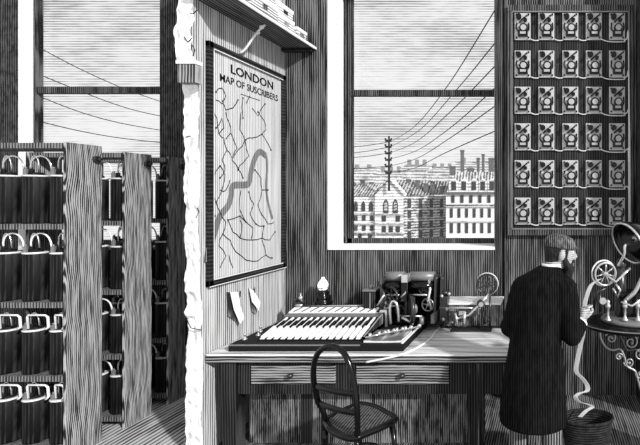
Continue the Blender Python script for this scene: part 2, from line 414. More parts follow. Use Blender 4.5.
for ri, (rn, Y0, dp, nrow, ncol) in enumerate(RK):
    xl = XE - (1.22 if ri == 0 else .80); Y1 = Y0 + dp
    HT = 2.35 if ri == 0 else 2.325
    rk = thing('battery_rack', '%s open wooden rack holding rows of dark battery jars' % {'nearest': 'nearest and largest', 'middle': 'middle', 'farthest': 'farthest, at the broken wall,'}[rn], 'rack', (XE, Y0, 0), 'battery racks')
    b = B(); b.b2((XE - .02, Y0, 0), (XE, Y1, HT), .003); b.build('end_board', M['rack_wood'], rk)
    b = B(); b.b2((xl - .03, Y0, 0), (xl, Y1, HT), .004); b.build('end_board', M['rack_wood'], rk)
    b = B(); b.b2((xl, Y0 + .01, HT - .045), (XE - .02, Y1 - .01, HT - .005)); b.build('top_board', M['shelf_edge'], rk)
    b = B(); b.cyl((XE, Y1 - .05, 2.24), (XE + .02, Y1 - .05, 2.24), .028, seg=14); b.cyl((XE + .02, Y1 - .05, 2.24), (XE + .045, Y1 - .05, 2.24), .012, seg=10); b.build('bolt', M['iron'], rk)
    for s in SH:
        b = B(); b.b2((xl, Y0 + .01, s - .04), (XE - .03, Y1 - .01, s)); b.build('shelf', M['shelf_edge'], rk)
    for li, s in enumerate(SH):
        for rr in range(nrow):
            for c in range(ncol):
                if rr == 0: x = XE - .03 - .095 - c * .208
                else: x = XE - .03 - .20 - c * .208
                if x - .09 < xl: continue
                y = Y0 + (.097 if rr == 0 else .178) if nrow == 2 else Y0 + .105
                if nrow == 2 and rr == 1: continue
                lab = 'dark battery jar, %s shelf of the %s rack, %s from its right end board' % (ROWN[li], rn, ORD[c])
                if jarn == 0:
                    j = jar0; j.location = (x, y, s); j['label'] = lab
                else: j = copy_tree(jar0, (x, y, s), None, lab)
                if li >= 2: j.scale = (1, 1, .9)
                jarn += 1
                if c > 0 or True:
                    lb = lead(li >= 2 and ri == 0)
                    if c == 0:
                        for v in lb.bm.verts: v.co.x *= .45
                    me = lb
                    o = me.build('lead_wire', M['wire'], j) if False else None
                    bmm = lb.bm; bmesh.ops.recalc_face_normals(bmm, faces=bmm.faces); mm = bpy.data.meshes.new('lead_wire'); bmm.to_mesh(mm); bmm.free(); mm.materials.append(M['wire'] if (li > 0 or ri > 0) else M['steel'])
                    o = bpy.data.objects.new('lead_wire', mm); COL.objects.link(o); o.parent = j

# ------------------------------------------------------------------ map on the partition wall
XM = XD
mp = thing('framed_map', 'large framed wall map titled LONDON MAP OF SUSCRIBERS above the desk', 'map', (XM, 3.74, 1.26))
Y0, Y1, Z0, Z1 = 3.262, 4.215, 1.262, 3.13
b = B(); b.b2((XM + .001, Y0 + .02, Z0 + .02), (XM + .012, Y1 - .02, Z1 - .02)); b.build('map_sheet', M['map'], mp)
for nm, a, c in (('frame_rail', (XM, Y0, Z0), (XM + .035, Y1, Z0 + .05)), ('frame_rail', (XM, Y0, Z1 - .05), (XM + .035, Y1, Z1)), ('frame_stile', (XM, Y0, Z0), (XM + .035, Y0 + .045, Z1)), ('frame_stile', (XM, Y1 - .045, Z0), (XM + .035, Y1, Z1))):
    b = B(); b.b2(a, c, .006); b.build(nm, M['mapframe'], mp)
b = B()
q = .042
for a, c in (((XM + .03, Y0 + q, Z0 + .046), (XM + .034, Y1 - q, Z0 + .054)), ((XM + .03, Y0 + q, Z1 - .054), (XM + .034, Y1 - q, Z1 - .046)), ((XM + .03, Y0 + q, Z0 + .05), (XM + .034, Y0 + q + .007, Z1 - .05)), ((XM + .036, Y0 - .001, Z0), (XM + .04, Y1, Z0 + .006))):
    b.b2(a, c)
b.build('frame_fillet', M['rim'], mp)
XS = XM + .0135
def onmap(x, y, dx=0): v = PXp(x, y, XS + dx); return v
# lettering:  local x -> +Y, local y -> +Z
def mapmat(c, shear=0): return Matrix(((0, 0, 1, c[0]), (1, 0, 0, c[1]), (0, 1, 0, c[2]), (0, 0, 0, 1)))
tb = text_bld('LONDON', .100, mapmat((XS, 3.78, 2.985)), .001, .002, 1.25); tb.build('map_title', M['ink'], mp)
tb = text_bld('MAP OF SUSCRIBERS', .082, mapmat((XS, 3.755, 2.885)), .001, .0008, .98); tb.build('map_subtitle', M['ink'], mp)
b = B(); b.ribbon([(XS, 3.62, 2.81), (XS, 3.86, 2.81)], (0, 0, .006), .0006); b.build('title_rule', M['ink'], mp)
def wallstrip(b, pts, wd):
    pts = [Vector(p) for p in pts]; n = len(pts); A = []; Bq = []
    for i, p in enumerate(pts):
        t = (pts[min(i + 1, n - 1)] - pts[max(i - 1, 0)]).normalized(); s = Vector((0, -t.z, t.y)) * wd / 2
        A.append(b.bm.verts.new(p + s)); Bq.append(b.bm.verts.new(p - s))
    for i in range(n - 1): b._f([A[i], A[i + 1], Bq[i + 1], Bq[i]])
rv = [(207.5, 262), (209, 250), (213, 238), (216, 228), (220, 216), (228, 206), (231, 196), (233, 186), (244, 185), (249, 183), (251, 172), (255, 158), (260, 152), (266, 156), (267, 170), (266, 186), (268, 202), (271, 214), (272.5, 219)]
b = B(); sp_ = spline([onmap(x, y) for x, y in rv[:14]], 5); wallstrip(b, sp_, .058)
sp_ = spline([onmap(x, y, .0006) for x, y in rv[12:]], 5); wallstrip(b, sp_, .030)
b.build('river', M['river'], mp)
roads = [[(214, 112), (217, 118), (219, 134), (224, 138), (227, 150), (222, 160), (225, 170), (220, 178)],
 [(219, 134), (224, 128), (222, 118), (216, 128)], [(226, 112), (229, 122), (231, 133), (226, 139)], [(241, 112), (240, 130), (245, 140), (238, 150), (232, 160), (238, 168)],
 [(231, 133), (237, 148), (232, 158), (227, 150)], [(245, 140), (252, 138), (262, 134), (266, 130), (264, 120), (258, 112)], [(245, 140), (249, 156), (243, 163), (238, 170)],
 [(220, 166), (213, 178), (212, 190), (216, 202), (222, 190), (225, 175), (220, 166)], [(216, 202), (220, 212), (226, 222), (223, 234), (219, 246)], [(238, 168), (243, 178)],
 [(262, 134), (267, 142), (271, 150)], [(255, 170), (261, 178), (262, 190), (258, 205), (262, 215)], [(241, 190), (240, 210), (246, 222), (253, 228), (251, 240)],
 [(249, 192), (254, 204), (250, 214), (256, 224)], [(228, 220), (240, 216), (246, 222)], [(228, 220), (233, 232), (240, 238), (252, 240), (262, 238)],
 [(223, 234), (230, 240), (236, 252), (246, 260), (258, 261), (266, 255), (262, 240), (264, 226)], [(219, 246), (226, 256), (220, 268)], [(240, 238), (242, 224), (240, 216)],
 [(214, 196), (211, 206), (215, 216)], [(229, 255), (233, 268)], [(262, 215), (268, 224), (274, 222)], [(262, 190), (268, 190)], [(256, 224), (264, 226)],
 [(222, 100), (226, 110), (233, 108), (238, 100)], [(243, 98), (243, 118)], [(252, 108), (258, 116), (265, 104)], [(216, 92), (222, 88), (226, 96), (222, 104), (216, 100)], [(230, 180), (226, 190), (220, 190)],
 [(262, 238), (270, 240), (275, 232)], [(266, 255), (272, 258)], [(246, 104), (250, 96)]]
b = B(); rnd = random.Random(3)
for r in roads:
    pts = []
    for i, (x, y) in enumerate(r):
        p = onmap(x, y, .0012)
        pts.append(p)
        if i < len(r) - 1:
            qn = onmap(*r[i + 1], .0012); mid = (p + qn) / 2; mid.y += rnd.uniform(-.012, .012); mid.z += rnd.uniform(-.012, .012); pts.append(mid)
    wallstrip(b, pts, .0075)
    for x, y in (r[0], r[-1]):
        if rnd.random() < .6: b.sphere(onmap(x, y, .001), .009, 8, (.1, 1, 1))
b.build('street_lines', M['ink'], mp)

# papers on hooks under the map
def paper(n, x, y, lab, poly, poly2):
    h = thing('hanging_paper', lab, 'paper', P(x, y, 3.6) * 1, 'papers pinned under the map')
    p0 = PXp(x, y, XD); h.location = p0; ORI[h.name] = p0
    b = B(); b.tube([PXp(x, y, XD), PXp(x, y + 2, XD + .025), PXp(x - .5, y + 6, XD + .012)], .0035, 6); b.build('hook', M['iron'], h)
    b = B(); b.prism([PXp(a, c, XD + .004 + .03 * k) for a, c, k in poly], (.003, 0, 0)); b.build('front_sheet', M['paper'], h)
    b = B(); b.prism([PXp(a, c, XD + .002 + .012 * k) for a, c, k in poly2], (.002, 0, 0)); b.build('back_sheet', M['boxfront'], h)
paper(0, 240.5, 291, 'folded white paper hanging on a hook under the map, left one', [(230, 292, .2), (238, 292, .1), (240, 305, .8), (244, 318, 1.4), (240, 324, 1.8), (234, 310, 1.2)], [(226.5, 292, 0), (239, 293, 0), (237, 322, 1), (228, 316, 1)])
paper(1, 255, 287, 'narrow white paper hanging on a hook under the map, right one', [(249, 288, .2), (254, 291, .1), (260, 302, .8), (258.5, 311, 1.2), (256, 307, 1), (252, 302, .8)], [(248, 288, 0), (255, 290, 0), (256, 314, 1), (252, 312, 1)])

# ------------------------------------------------------------------ shelf above the map
Zs = 3.40
sh = thing('wall_shelf', 'long dark wooden shelf on an iron bracket above the map', 'shelf', (XD, 3.6, Zs))
b = B(); b.b2((XD, 3.09, Zs), (-2.285, 4.24, Zs + .035), .003); b.build('board', M['shelfdark'], sh)
b = B(); b.b2((-2.287, 3.09, Zs - .004), (-2.272, 4.24, Zs + .018)); b.build('front_lip', M['b_white'], sh)
b = B(); b.b2((XD, 4.19, Zs - .035), (-2.30, 4.235, Zs)); b.build('end_batten', M['mapframe'], sh)
yb = 3.62
b = B(); b.tube(bez([(XD + .006, yb, Zs - .25), (XD + .08, yb, Zs - .22), (XD + .10, yb, Zs - .10), (XD + .22, yb, Zs - .01)], 12), .009, 8)
b.sphere((XD + .16, yb, Zs - .075), .016, 10); b.sphere((XD + .19, yb, Zs - .03), .018, 10); b.build('bracket', M['wire'], sh)
def carton(x0, y0, x1, y1, z0, z1, lab):
    t = thing('document_box', lab, 'box', ((x0 + x1) / 2, (y0 + y1) / 2, z0), 'pale boxes on the wall shelf')
    b = B(); b.b2((x0, y0, z0), (x1, y1, z1), .003); b.build('box_body', M['boxlight'], t)
    b = B(); b.b2((x0 - .003, y0 - .004, z1 - (z1 - z0) * .28), (x1 + .004, y1 + .003, z1 + .002)); b.build('lid', M['paper'], t)
    b = B(); ym = (y0 + y1) / 2; b.b2((x1, ym - .03, z0 + (z1 - z0) * .25), (x1 + .003, ym + .03, z0 + (z1 - z0) * .6)); b.build('label', M['boxfront'], t)
M['boxlight'] = hatch('pale_card_lines', .12, .82, 'Z', .022, .62, var=.4, along='Y', brk=3)
zt = Zs + .035
carton(-2.55, 3.34, -2.30, 3.68, zt, zt + .13, 'pale box on the wall shelf, bottom of the tallest stack')
carton(-2.55, 3.35, -2.31, 3.66, zt + .132, zt + .27, 'pale box on the wall shelf, middle of the tallest stack')
carton(-2.54, 3.37, -2.32, 3.66, zt + .272, zt + .40, 'pale box on the wall shelf, topmost of the tallest stack')
carton(-2.52, 3.70, -2.31, 3.93, zt, zt + .10, 'small pale box on the wall shelf, lower one right of the tall stack')
carton(-2.52, 3.71, -2.32, 3.93, zt + .102, zt + .20, 'small pale box on the wall shelf, upper one right of the tall stack')
carton(-2.48, 4.0, -2.32, 4.15, zt, zt + .09, 'smallest pale box at the far end of the wall shelf')

# ------------------------------------------------------------------ desk
DY0, DY1, DZ = 3.25, 4.22, .76
dk = thing('desk', 'long wooden desk with two drawers below the window', 'desk', (-1.4, 3.7, 0))
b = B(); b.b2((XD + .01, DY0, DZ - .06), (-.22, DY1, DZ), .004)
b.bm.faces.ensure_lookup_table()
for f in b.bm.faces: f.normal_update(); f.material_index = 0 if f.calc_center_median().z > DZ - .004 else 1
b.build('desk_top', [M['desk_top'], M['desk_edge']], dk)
b = B(); b.b2((XD + .03, DY0 - .008, DZ - .008), (-.2, DY0 + .004, DZ + .001)); b.build('edge_moulding', M['b_white'], dk)
b = B(); b.b2((-2.45, DY0 + .05, DZ - .32), (-.25, DY0 + .09, DZ - .06)); b.build('apron', M['desk_dark'], dk)
for x in (-2.43, -.555):
    b = B(); b.prism([(x - .065, DY0 + .03, DZ - .06), (x + .065, DY0 + .03, DZ - .06), (x + .05, DY0 + .045, 0), (x - .05, DY0 + .045, 0)], (0, .1, 0)); b.build('leg', M['desk_dark'], dk)
for x in (-2.43, -.32):
    b = B(); b.b2((x - .045, DY1 - .12, 0), (x + .045, DY1 - .02, DZ - .06)); b.build('leg', M['desk_dark'], dk)
b = B(); b.b2((-.535, DY0 + .025, 0), (-.525, DY0 + .03, DZ - .08)); b.b2((-.60, DY0 + .025, 0), (-.593, DY0 + .03, DZ - .08)); b.build('leg_moulding', M['boxfront'], dk)
for x0, x1, kx in ((-2.26, -1.62, -1.945), (-1.46, -.755, -1.10)):
    b = B(); b.b2((x0, DY0 + .035, DZ - .24), (x1, DY0 + .06, DZ - .095), .005); dr = b.build('drawer', M['drawer'], dk)
    b = B(); b.cyl((kx, DY0 + .035, DZ - .165), (kx, DY0 + .018, DZ - .165), .010, seg=10); b.sphere((kx, DY0 + .008, DZ - .165), .021, 12); kn = b.build('knob', M['iron'], dr) if False else None
    xs = B()
    bb = b; bmesh.ops.recalc_face_normals(bb.bm, faces=bb.bm.faces); bmesh.ops.translate(bb.bm, verts=bb.bm.verts, vec=-ORI[dk.name])
    me = bpy.data.meshes.new('knob'); bb.bm.to_mesh(me); bb.bm.free(); me.materials.append(M['iron']); o = bpy.data.objects.new('knob', me); COL.objects.link(o); o.parent = dr
for x0, x1 in ((-2.36, -1.95), (-1.87, -.50)):
    b = B(); b.b2((x0, DY0 + .17, 0), (x1, DY0 + .185, DZ - .32)); b.build('back_panel', M['deskpanel'], dk)
b = B(); b.b2((-1.95, DY0 + .16, 0), (-1.87, DY0 + .19, DZ - .06)); b.b2((-2.45, DY0 + .165, DZ - .36), (-.3, DY0 + .19, DZ - .06)); b.build('panel_frame', M['desk_dark'], dk)

# ------------------------------------------------------------------ perforating keyboard
kb = thing('telegraph_keyboard', 'wide sloping telegraph keyboard with white keys at the left of the desk', 'keyboard', (-1.8, 3.6, DZ))
KX0, KX1 = -2.45, -1.11
b = B(); b.b2((KX0, 3.31, DZ), (KX1, 4.0, DZ + .055), .004); b.build('base_board', M['blackm'], kb)
b = B(); b.b2((KX0 + .005, 3.306, DZ + .045), (KX1 - .33, 3.312, DZ + .055)); b.build('base_edge', M['grey'], kb)
def kz(y): return DZ + .065 + (y - 3.40) * (.115 / .52)
dx0, dx1 = -2.29, -1.46
b = B(); b.prism([(dx0, 3.40, DZ + .05), (dx0, 3.40, kz(3.40)), (dx0, 3.92, kz(3.92)), (dx0, 3.92, DZ + .05)], (dx1 - dx0, 0, 0)); b.build('key_bed', M['blackm'], kb)
sl = Matrix.Rotation(math.atan(.115 / .52), 3, 'X')
nk = 15; kw = (dx1 - dx0 - .02) / nk
for i in range(nk):
    x = dx0 + .01 + kw * (i + .5)
    b = B(); b.box((x, 3.50, kz(3.50) + .008), (kw * .74, .17, .016), sl, .002); b.box((x, 3.408, kz(3.41) - .012), (kw * .6, .012, .035)); b.box((x, 3.66, kz(3.66) + .006), (kw * .30, .15, .012), sl, .002); b.build('key', M['paper'], kb)
b = B()
for i in range(nk - 1):
    x = dx0 + .01 + kw * (i + 1); b.box((x, 3.60, kz(3.60) + .018), (kw * .30, .10, .02), sl, .003)
b.build('black_keys', M['black'], kb)
b = B(); b.box(((dx0 + dx1) / 2, 3.775, kz(3.775) + .004), (dx1 - dx0, .055, .012), sl); b.build('cross_bar', M['grey'], kb)
b = B(); b.box(((dx0 + dx1) / 2, 3.86, kz(3.86) + .008), (dx1 - dx0, .10, .016), sl, .002); dd = b.build('rear_plate', M['paper'], kb)
b = B()
for i in range(11): b.box((dx0 + .06 + i * .073, 3.86, kz(3.86) + .018), (.006, .10, .006), sl @ Matrix.Rotation(-.35, 3, 'Z'))
b.build('rear_slots', M['black'], kb)
b = B(); b.b2((dx1, 3.40, DZ + .05), (dx1 + .02, 3.92, DZ + .085)); b.prism([(dx1, 3.40, DZ + .05), (dx1, 3.40, kz(3.4) + .02), (dx1, 3.92, kz(3.92) + .02), (dx1, 3.92, DZ + .05)], (.02, 0, 0)); b.build('side_cheek', M['boxfront'], kb)
b = B(); b.tube([(-2.24, 3.96, .945), (-1.60, 3.96, .95)], .011, 10); b.tube([(-1.60, 3.96, .95), (-1.33, 3.96, .95)], .016, 10); b.build('shaft', M['steel'], kb)
b = B(); b.b2((-2.30, 3.90, DZ + .05), (-2.24, 3.99, 1.0), .008); b.tube([(-2.31, 3.93, .98), (-2.27, 3.93, 1.03), (-2.22, 3.93, .985)], .018, 8); b.build('left_standard', M['iron'], kb)
b = B(); b.tube([(-2.25, 3.93, .99), (-2.25, 3.93, 1.075)], .007, 8); b.sphere((-2.25, 3.93, 1.03), .02, 10); b.tube([(-2.28, 3.9, .97), (-2.22, 3.9, .97)], .012, 8); b.build('standard_pin', M['brass'], kb)
b = B(); b.b2((-1.43, 3.35, DZ + .055), (-1.14, 3.62, DZ + .075)); b.build('lever_tray', M['boxlight'], kb)
for i in range(5):
    x = -1.40 + i * .055; y = 3.40 + i * .045
    b = B(); b.tube([(x - .03, y - .02, DZ + .085), (x + .10, y + .05, DZ + .10)], .008, 8); b.sphere((x + .10, y + .05, DZ + .105), .018, 10); b.cyl((x, y, DZ + .07), (x, y, DZ + .115), .012, seg=8); b.build('lever', M['steel'], kb)
b = B(); b.b2((KX1 - .022, 3.33, DZ + .055), (KX1 - .006, 3.98, DZ + .062)); b.build('edge_strip', M['paper'], kb)
for i, (x, y) in enumerate(((-2.40, 3.42), (-2.36, 3.52), (-2.41, 3.62))):
    b = B(); b.lathe([(.018, 0), (.018, .012), (.007, .016), (.007, .035), (.014, .04), (.014, .05), (.004, .055)], (x, y, DZ + .055), seg=12); b.build('terminal', M['brass'], kb)

# ------------------------------------------------------------------ small glowing lamp
lp = thing('oil_lamp', 'small lamp with a glowing glass globe on a stepped black foot behind the keyboard', 'lamp', (-2.13, 4.09, DZ))
b = B(); b.lathe([(.075, 0), (.08, .01), (.07, .10), (.075, .16), (.086, .185), (.086, .20), (.066, .215), (.07, .235), (.07, .25), (.05, .265), (.055, .285), (.045, .30), (.03, .31)], (-2.13, 4.09, DZ)); b.build('foot', M['black'], lp)
b = B(); b.lathe([(.03, .31), (.045, .33), (.048, .355), (.035, .39), (.018, .41), (.012, .43)], (-2.13, 4.09, DZ), seg=18); b.build('globe', M['flame'], lp)
b = B()
for a in range(5): b.tube([Vector((-2.13, 4.09, DZ)) + Vector((.052 * math.cos(a * PI * .4 + t * .0), .052 * math.sin(a * PI * .4), .31 + t * .05)) for t in range(2)], .003, 6)
b.tube([Vector((-2.13, 4.09, DZ + .335)) + Vector((.05 * math.cos(t * PI / 8), .05 * math.sin(t * PI / 8), 0)) for t in range(17)], .003, 6); b.build('wire_guard', M['black'], lp)

# ------------------------------------------------------------------ clockwork transmitter
MY = 3.88
mc = thing('telegraph_transmitter', 'dark clockwork telegraph transmitter with two drums and geared wheels in the middle of the desk', 'telegraph machine', (-1.3, MY, DZ + .055))
def PM(x, y, dy=0): return P(x, y, MY + dy)
zb = DZ + .055
b = B(); b.b2((-1.62, MY - .06, zb), (-.93, MY + .17, zb + .03), .004); b.build('base_plate', M['black'], mc)
for x in (-1.49, -1.28, -1.02, -.965):
    b = B(); b.prism([(x, MY - .03, zb + .03), (x, MY + .13, zb + .03), (x, MY + .10, 1.235), (x, MY + .0, 1.235)], (.018, 0, 0)); b.cyl((x - .004, MY + .05, 1.20), (x + .022, MY + .05, 1.20), .045, seg=18); b.build('side_frame', M['iron'], mc)
for x0, x1 in ((-1.47, -1.30), (-1.25, -1.03)):
    b = B(); b.cyl((x0, MY + .05, 1.225), (x1, MY + .05, 1.225), .045, seg=22); b.build('drum', M['grey'], mc)
    b = B(); b.cyl((x0, MY + .0, 1.15), (x1, MY + .0, 1.15), .035, seg=18); b.cyl((x0, MY + .07, 1.10), (x1, MY + .07, 1.10), .05, seg=18); b.build('coil', M['black'], mc)
    b = B(); b.cyl((x0 + .01, MY - .03, 1.075), (x1 - .02, MY - .03, 1.075), .009, seg=10); b.build('tie_rod', M['steel'], mc)
def wheel(b, c, r, ax, th=.012, spokes=6, rim=.012, hub=.018):
    c = Vector(c); ax = Vector(ax).normalized(); u = ax.orthogonal().normalized(); v = ax.cross(u)
    pts = [c + (u * math.cos(2 * PI * i / 28) + v * math.sin(2 * PI * i / 28)) * r for i in range(29)]
    b.tube(pts, rim, 8, cap=False)
    b.cyl(c - ax * th, c + ax * th, hub, seg=12)
    for k in range(spokes):
        a = 2 * PI * k / spokes + .3; b.tube([c, c + (u * math.cos(a) + v * math.sin(a)) * r], rim * .55, 6)
b = B(); b.b2((-1.50, MY + .12, zb + .03), (-.96, MY + .14, 1.20)); b.build('rear_plate', M['black'], mc)  # black sheet added behind the gears, standing in for the dark interior
for gx_, gz_, gr in ((-1.45, 1.0, .05), (-1.33, .93, .045), (-1.12, 1.12, .04), (-1.08, .98, .055)):
    b = B(); wheel(b, (gx_, MY + .0, gz_), gr, (.2, 1, 0), rim=.006, spokes=5, hub=.012); b.build('gear_wheel', M['brass'] if gr > .045 else M['iron'], mc)
b = B(); b.tube([(-1.52, MY - .02, 1.19), (-1.44, MY - .05, 1.06), (-1.50, MY - .06, .93)], .012, 8); b.build('rocker', M['iron'], mc)
b = B(); b.b2((-1.30, MY - .06, 1.02), (-1.25, MY + .06, 1.25), .005); b.build('centre_pillar', M['black'], mc)
b = B(); b.b2((-1.295, MY - .07, 1.19), (-1.24, MY + .03, 1.262), .004); b.build('pillar_cap', M['steel'], mc)
b = B(); wheel(b, (-1.40, MY - .03, 1.07), .075, (.5, 1, 0), rim=.009); b.build('gear_wheel', M['iron'], mc)
b = B(); b.cyl((-1.215, MY - .10, .965), (-1.185, MY - .085, .965), .125, seg=30); b.build('flywheel', M['iron'], mc)
b = B(); b.cyl((-1.18, MY - .09, .965), (-1.172, MY - .088, .965), .10, seg=30); b.sphere((-1.165, MY - .09, .965), .022, 10, (1, 1, 2)); b.build('flywheel_face', M['grey'], mc)
b = B(); b.tube(spline([(-1.37, MY - .12, .84), (-1.375, MY - .12, .98), (-1.35, MY - .12, 1.04), (-1.31, MY - .12, 1.0), (-1.30, MY - .12, .86)], 5), .012, 8); b.build('bent_arm', M['steel'], mc)
b = B(); b.prism([(-1.46, MY - .13, .965), (-1.40, MY - .13, .965), (-1.40, MY - .13, .82), (-1.415, MY - .13, .82), (-1.415, MY - .13, .945), (-1.46, MY - .13, .945)], (0, .03, 0)); b.build('angle_bracket', M['steel'], mc)
b = B(); b.tube([(-1.07, MY + .0, 1.21), (-1.05, MY - .03, 1.12), (-1.06, MY - .05, 1.05), (-1.03, MY - .06, .95)], .013, 8); b.build('lever_arm', M['steel'], mc)
b = B(); b.tube([(-1.26, MY - .04, 1.2), (-1.26, MY - .05, 1.10), (-1.30, MY - .06, 1.06)], .012, 8); b.build('lever_arm', M['steel'], mc)
b = B(); b.tube([(-1.30, MY - .10, .905), (-1.10, MY - .10, .905)], .008, 8); b.build('shaft', M['steel'], mc)
b = B(); b.tube([(-1.50, MY - .08, .99), (-1.44, MY - .08, 1.09)], .010, 8); b.build('push_rod', M['steel'], mc)
b = B(); b.tube([(-1.17, MY - .12, .84), (-1.27, MY - .12, .90)], .014, 8); b.build('shaft', M['steel'], mc)
b = B(); b.b2((-1.66, MY, zb), (-1.55, MY + .11, 1.10), .008); b.build('coil_box', M['desk_dark'], mc)
b = B(); b.b2((-1.665, MY - .005, 1.10), (-1.545, MY + .115, 1.115)); b.cyl((-1.605, MY + .05, 1.115), (-1.605, MY + .05, 1.145), .016, seg=10); b.b2((-1.60, MY - .012, .88), (-1.59, MY - .004, 1.09)); b.build('coil_box_cap', M['grey'], mc)
b = B(); b.b2((-.955, MY - .02, zb), (-.90, MY + .08, 1.06), .006); b.cyl((-.93, MY + .03, 1.06), (-.93, MY + .03, 1.10), .03, seg=12); b.build('terminal_post', M['iron'], mc)
for x, y, z in ((-.945, MY - .035, 1.065), (-.885, MY - .01, 1.08), (-.90, MY - .03, .95), (-.93, MY - .04, .86)):
    b = B(); b.sphere((x, y, z), .017, 10); b.build('terminal_knob', M['brass'], mc)
b = B(); b.b2((-1.02, MY - .12, zb + .03), (-.99, MY + .1, .92)); b.cyl((-1.10, MY - .12, .84), (-1.10, MY - .12, .90), .02, seg=10); b.build('small_post', M['grey'], mc)

# ------------------------------------------------------------------ wooden case with tape reel on its bracket
bx0, bx1, by0, by1, bz = -.955, -.44, 3.93, 4.19, .984
cs = thing('instrument_case', 'low wooden case with a pale top at the right end of the desk', 'box', (-.7, 4.06, DZ))
b = B(); b.b2((bx0, by0, DZ), (bx1, by1, bz - .015)); b.build('case_body', M['deskpanel'], cs)
b = B(); b.b2((bx0 - .012, by0 - .012, bz - .015), (bx1 + .012, by1 + .01, bz), .002); b.build('case_lid', M['paper'], cs)
b = B(); b.b2((bx0 - .02, by0 - .02, DZ), (bx1 + .02, by1, DZ + .018)); b.build('plinth', M['desk_dark'], cs)
rl = thing('morse_receiver', 'small receiving instrument with a spoked tape reel in front of the pale case', 'telegraph machine', (-.66, 3.86, DZ))
b = B(); b.b2((-.86, 3.80, DZ), (-.50, 3.91, DZ + .014)); b.build('foot_plate', M['desk_dark'], rl)
b = B(); b.tube([(-.62, 3.87, DZ + .014), (-.62, 3.87, DZ + .13)], .012, 8); b.tube([(-.52, 3.87, DZ + .014), (-.52, 3.87, 1.07)], .010, 8); b.build('standard', M['iron'], rl)
b = B(); b.tube([(-.97, 3.86, .957), (-.60, 3.86, .955)], .010, 8); b.build('spindle', M['steel'], rl)
b = B(); b.tube([(-.83, 3.84, .86), (-.70, 3.84, .90), (-.60, 3.84, 1.0), (-.53, 3.87, 1.08)], .012, 8); b.tube([(-.74, 3.83, .93), (-.74, 3.83, .80)], .014, 8); b.tube([(-.80, 3.83, .80), (-.82, 3.83, .92)], .012, 8); b.build('tape_arm', M['steel'], rl)
b = B(); b.b2((-.80, 3.835, .885), (-.64, 3.89, .94), .006); b.tube([(-.58, 3.84, .93), (-.56, 3.84, .82), (-.52, 3.84, .86)], .011, 8); b.sphere((-.60, 3.85, 1.0), .036, 12); b.build('movement', M['iron'], rl)
b = B(); b.cyl((-.59, 3.82, 1.0), (-.59, 3.80, 1.0), .022, seg=12); b.b2((-.79, 3.828, .90), (-.73, 3.834, .935)); b.build('dial', M['brass'], rl)
b = B(); wheel(b, (-.548, 3.88, 1.165), .088, (0, 1, 0), rim=.010, spokes=8); rr = b.build('tape_reel', M['iron'], rl)
b = B(); wheel(b, (-.546, 3.888, 1.167), .097, (0, 1, 0), rim=.0045, spokes=0, hub=.008); b.build('reel_tape', M['paper'], rl)

# cable on the desk
b = B(); pts = [(-.86, 3.90, DZ + .06)] + [PZ(x, y, DZ + .006) for x, y in ((442, 325), (436, 331), (430, 339), (420, 346), (409, 351.5))] + [(-1.10, DY0 - .012, DZ + .003), (-1.20, DY0 - .02, DZ - .02), (-1.36, DY0 - .02, DZ - .05)]
tag(b.tube(spline(pts, 6), .008, 8).build('cable', M['wire']), 'pale cable lying across the desk and over its front edge', 'cable')

# ------------------------------------------------------------------ bentwood chair
ch = thing('bentwood_chair', 'black bentwood chair with a hooped back standing at the desk', 'chair', (-1.27, 2.87, 0))
A_ = Vector((-1.475, 2.86, .46)); B_ = Vector((-1.205, 2.655, .46)); C_ = Vector((-1.025, 2.885, .46)); D_ = Vector((-1.345, 3.09, .46))
fw = ((C_ - B_) + (D_ - A_)).normalized(); sd_ = (B_ - A_).normalized()
cen = (A_ + B_ + C_ + D_) / 4
loop = [A_, A_.lerp(D_, .33) - sd_ * .02, A_.lerp(D_, .75) - sd_ * .015, D_ + fw * .0, D_.lerp(C_, .35) + fw * .03, D_.lerp(C_, .7) + fw * .02, C_, C_.lerp(B_, .3) + sd_ * .025, C_.lerp(B_, .7) + sd_ * .02, B_, B_.lerp(A_, .5) - fw * .03, A_]
b = B(); b.tube(spline(loop, 5), .022, 10, cap=False); b.build('seat_ring', M['black'], ch)
b = B(); sp2 = spline(loop, 3)[:-1]; b.prism([(p.x, p.y, .455) for p in sp2], (0, 0, .014)); b.build('cane_seat', M['seat'], ch)
lean = -fw * .06
hq = [(325, 422, 2.85), (317.5, 400, 2.83), (313.5, 378, 2.80), (315, 360, 2.76), (321, 350, 2.735), (331, 346, 2.71), (343, 352, 2.68), (351, 369, 2.66), (355.5, 392, 2.65), (357.5, 420, 2.65), (357, 440, 2.66)]
hp = [P(*q) for q in hq]
hp = [Vector((hp[0].x + .01, hp[0].y - .04, 0))] + hp + [Vector((hp[-1].x, hp[-1].y - .03, 0))]
hoop = spline(hp, 8)
b = B(); b.tube(hoop[:8], .018, 10); b.build('leg', M['black'], ch)
b = B(); b.tube(hoop[-9:], .018, 10); b.build('leg', M['black'], ch)
b = B(); b.tube(hoop[7:-8], .0175, 12); b.build('back_hoop', M['black'], ch)
for (xa, ya, Ya), (xc, yc, Yc), sg in (((315, 385, 2.81), (354, 394, 2.65), .03), ((319, 402, 2.83), (356, 413, 2.65), .03)):
    a = P(xa, ya, Ya); c = P(xc, yc, Yc)
    b = B(); b.tube(bez([a, a.lerp(c, .33) - fw * sg, a.lerp(c, .66) - fw * sg, c], 10), .020, 8, flat=(1.0, .45)); b.build('back_slat', M['black'], ch)
for p, o in ((C_, sd_ * .03 + fw * .02), (D_, -sd_ * .03 + fw * .02)):
    b = B(); b.tube([p - (p - cen) * .08, Vector((p.x, p.y, 0)) + o], [.019, .013], 10); b.build('leg', M['black'], ch)
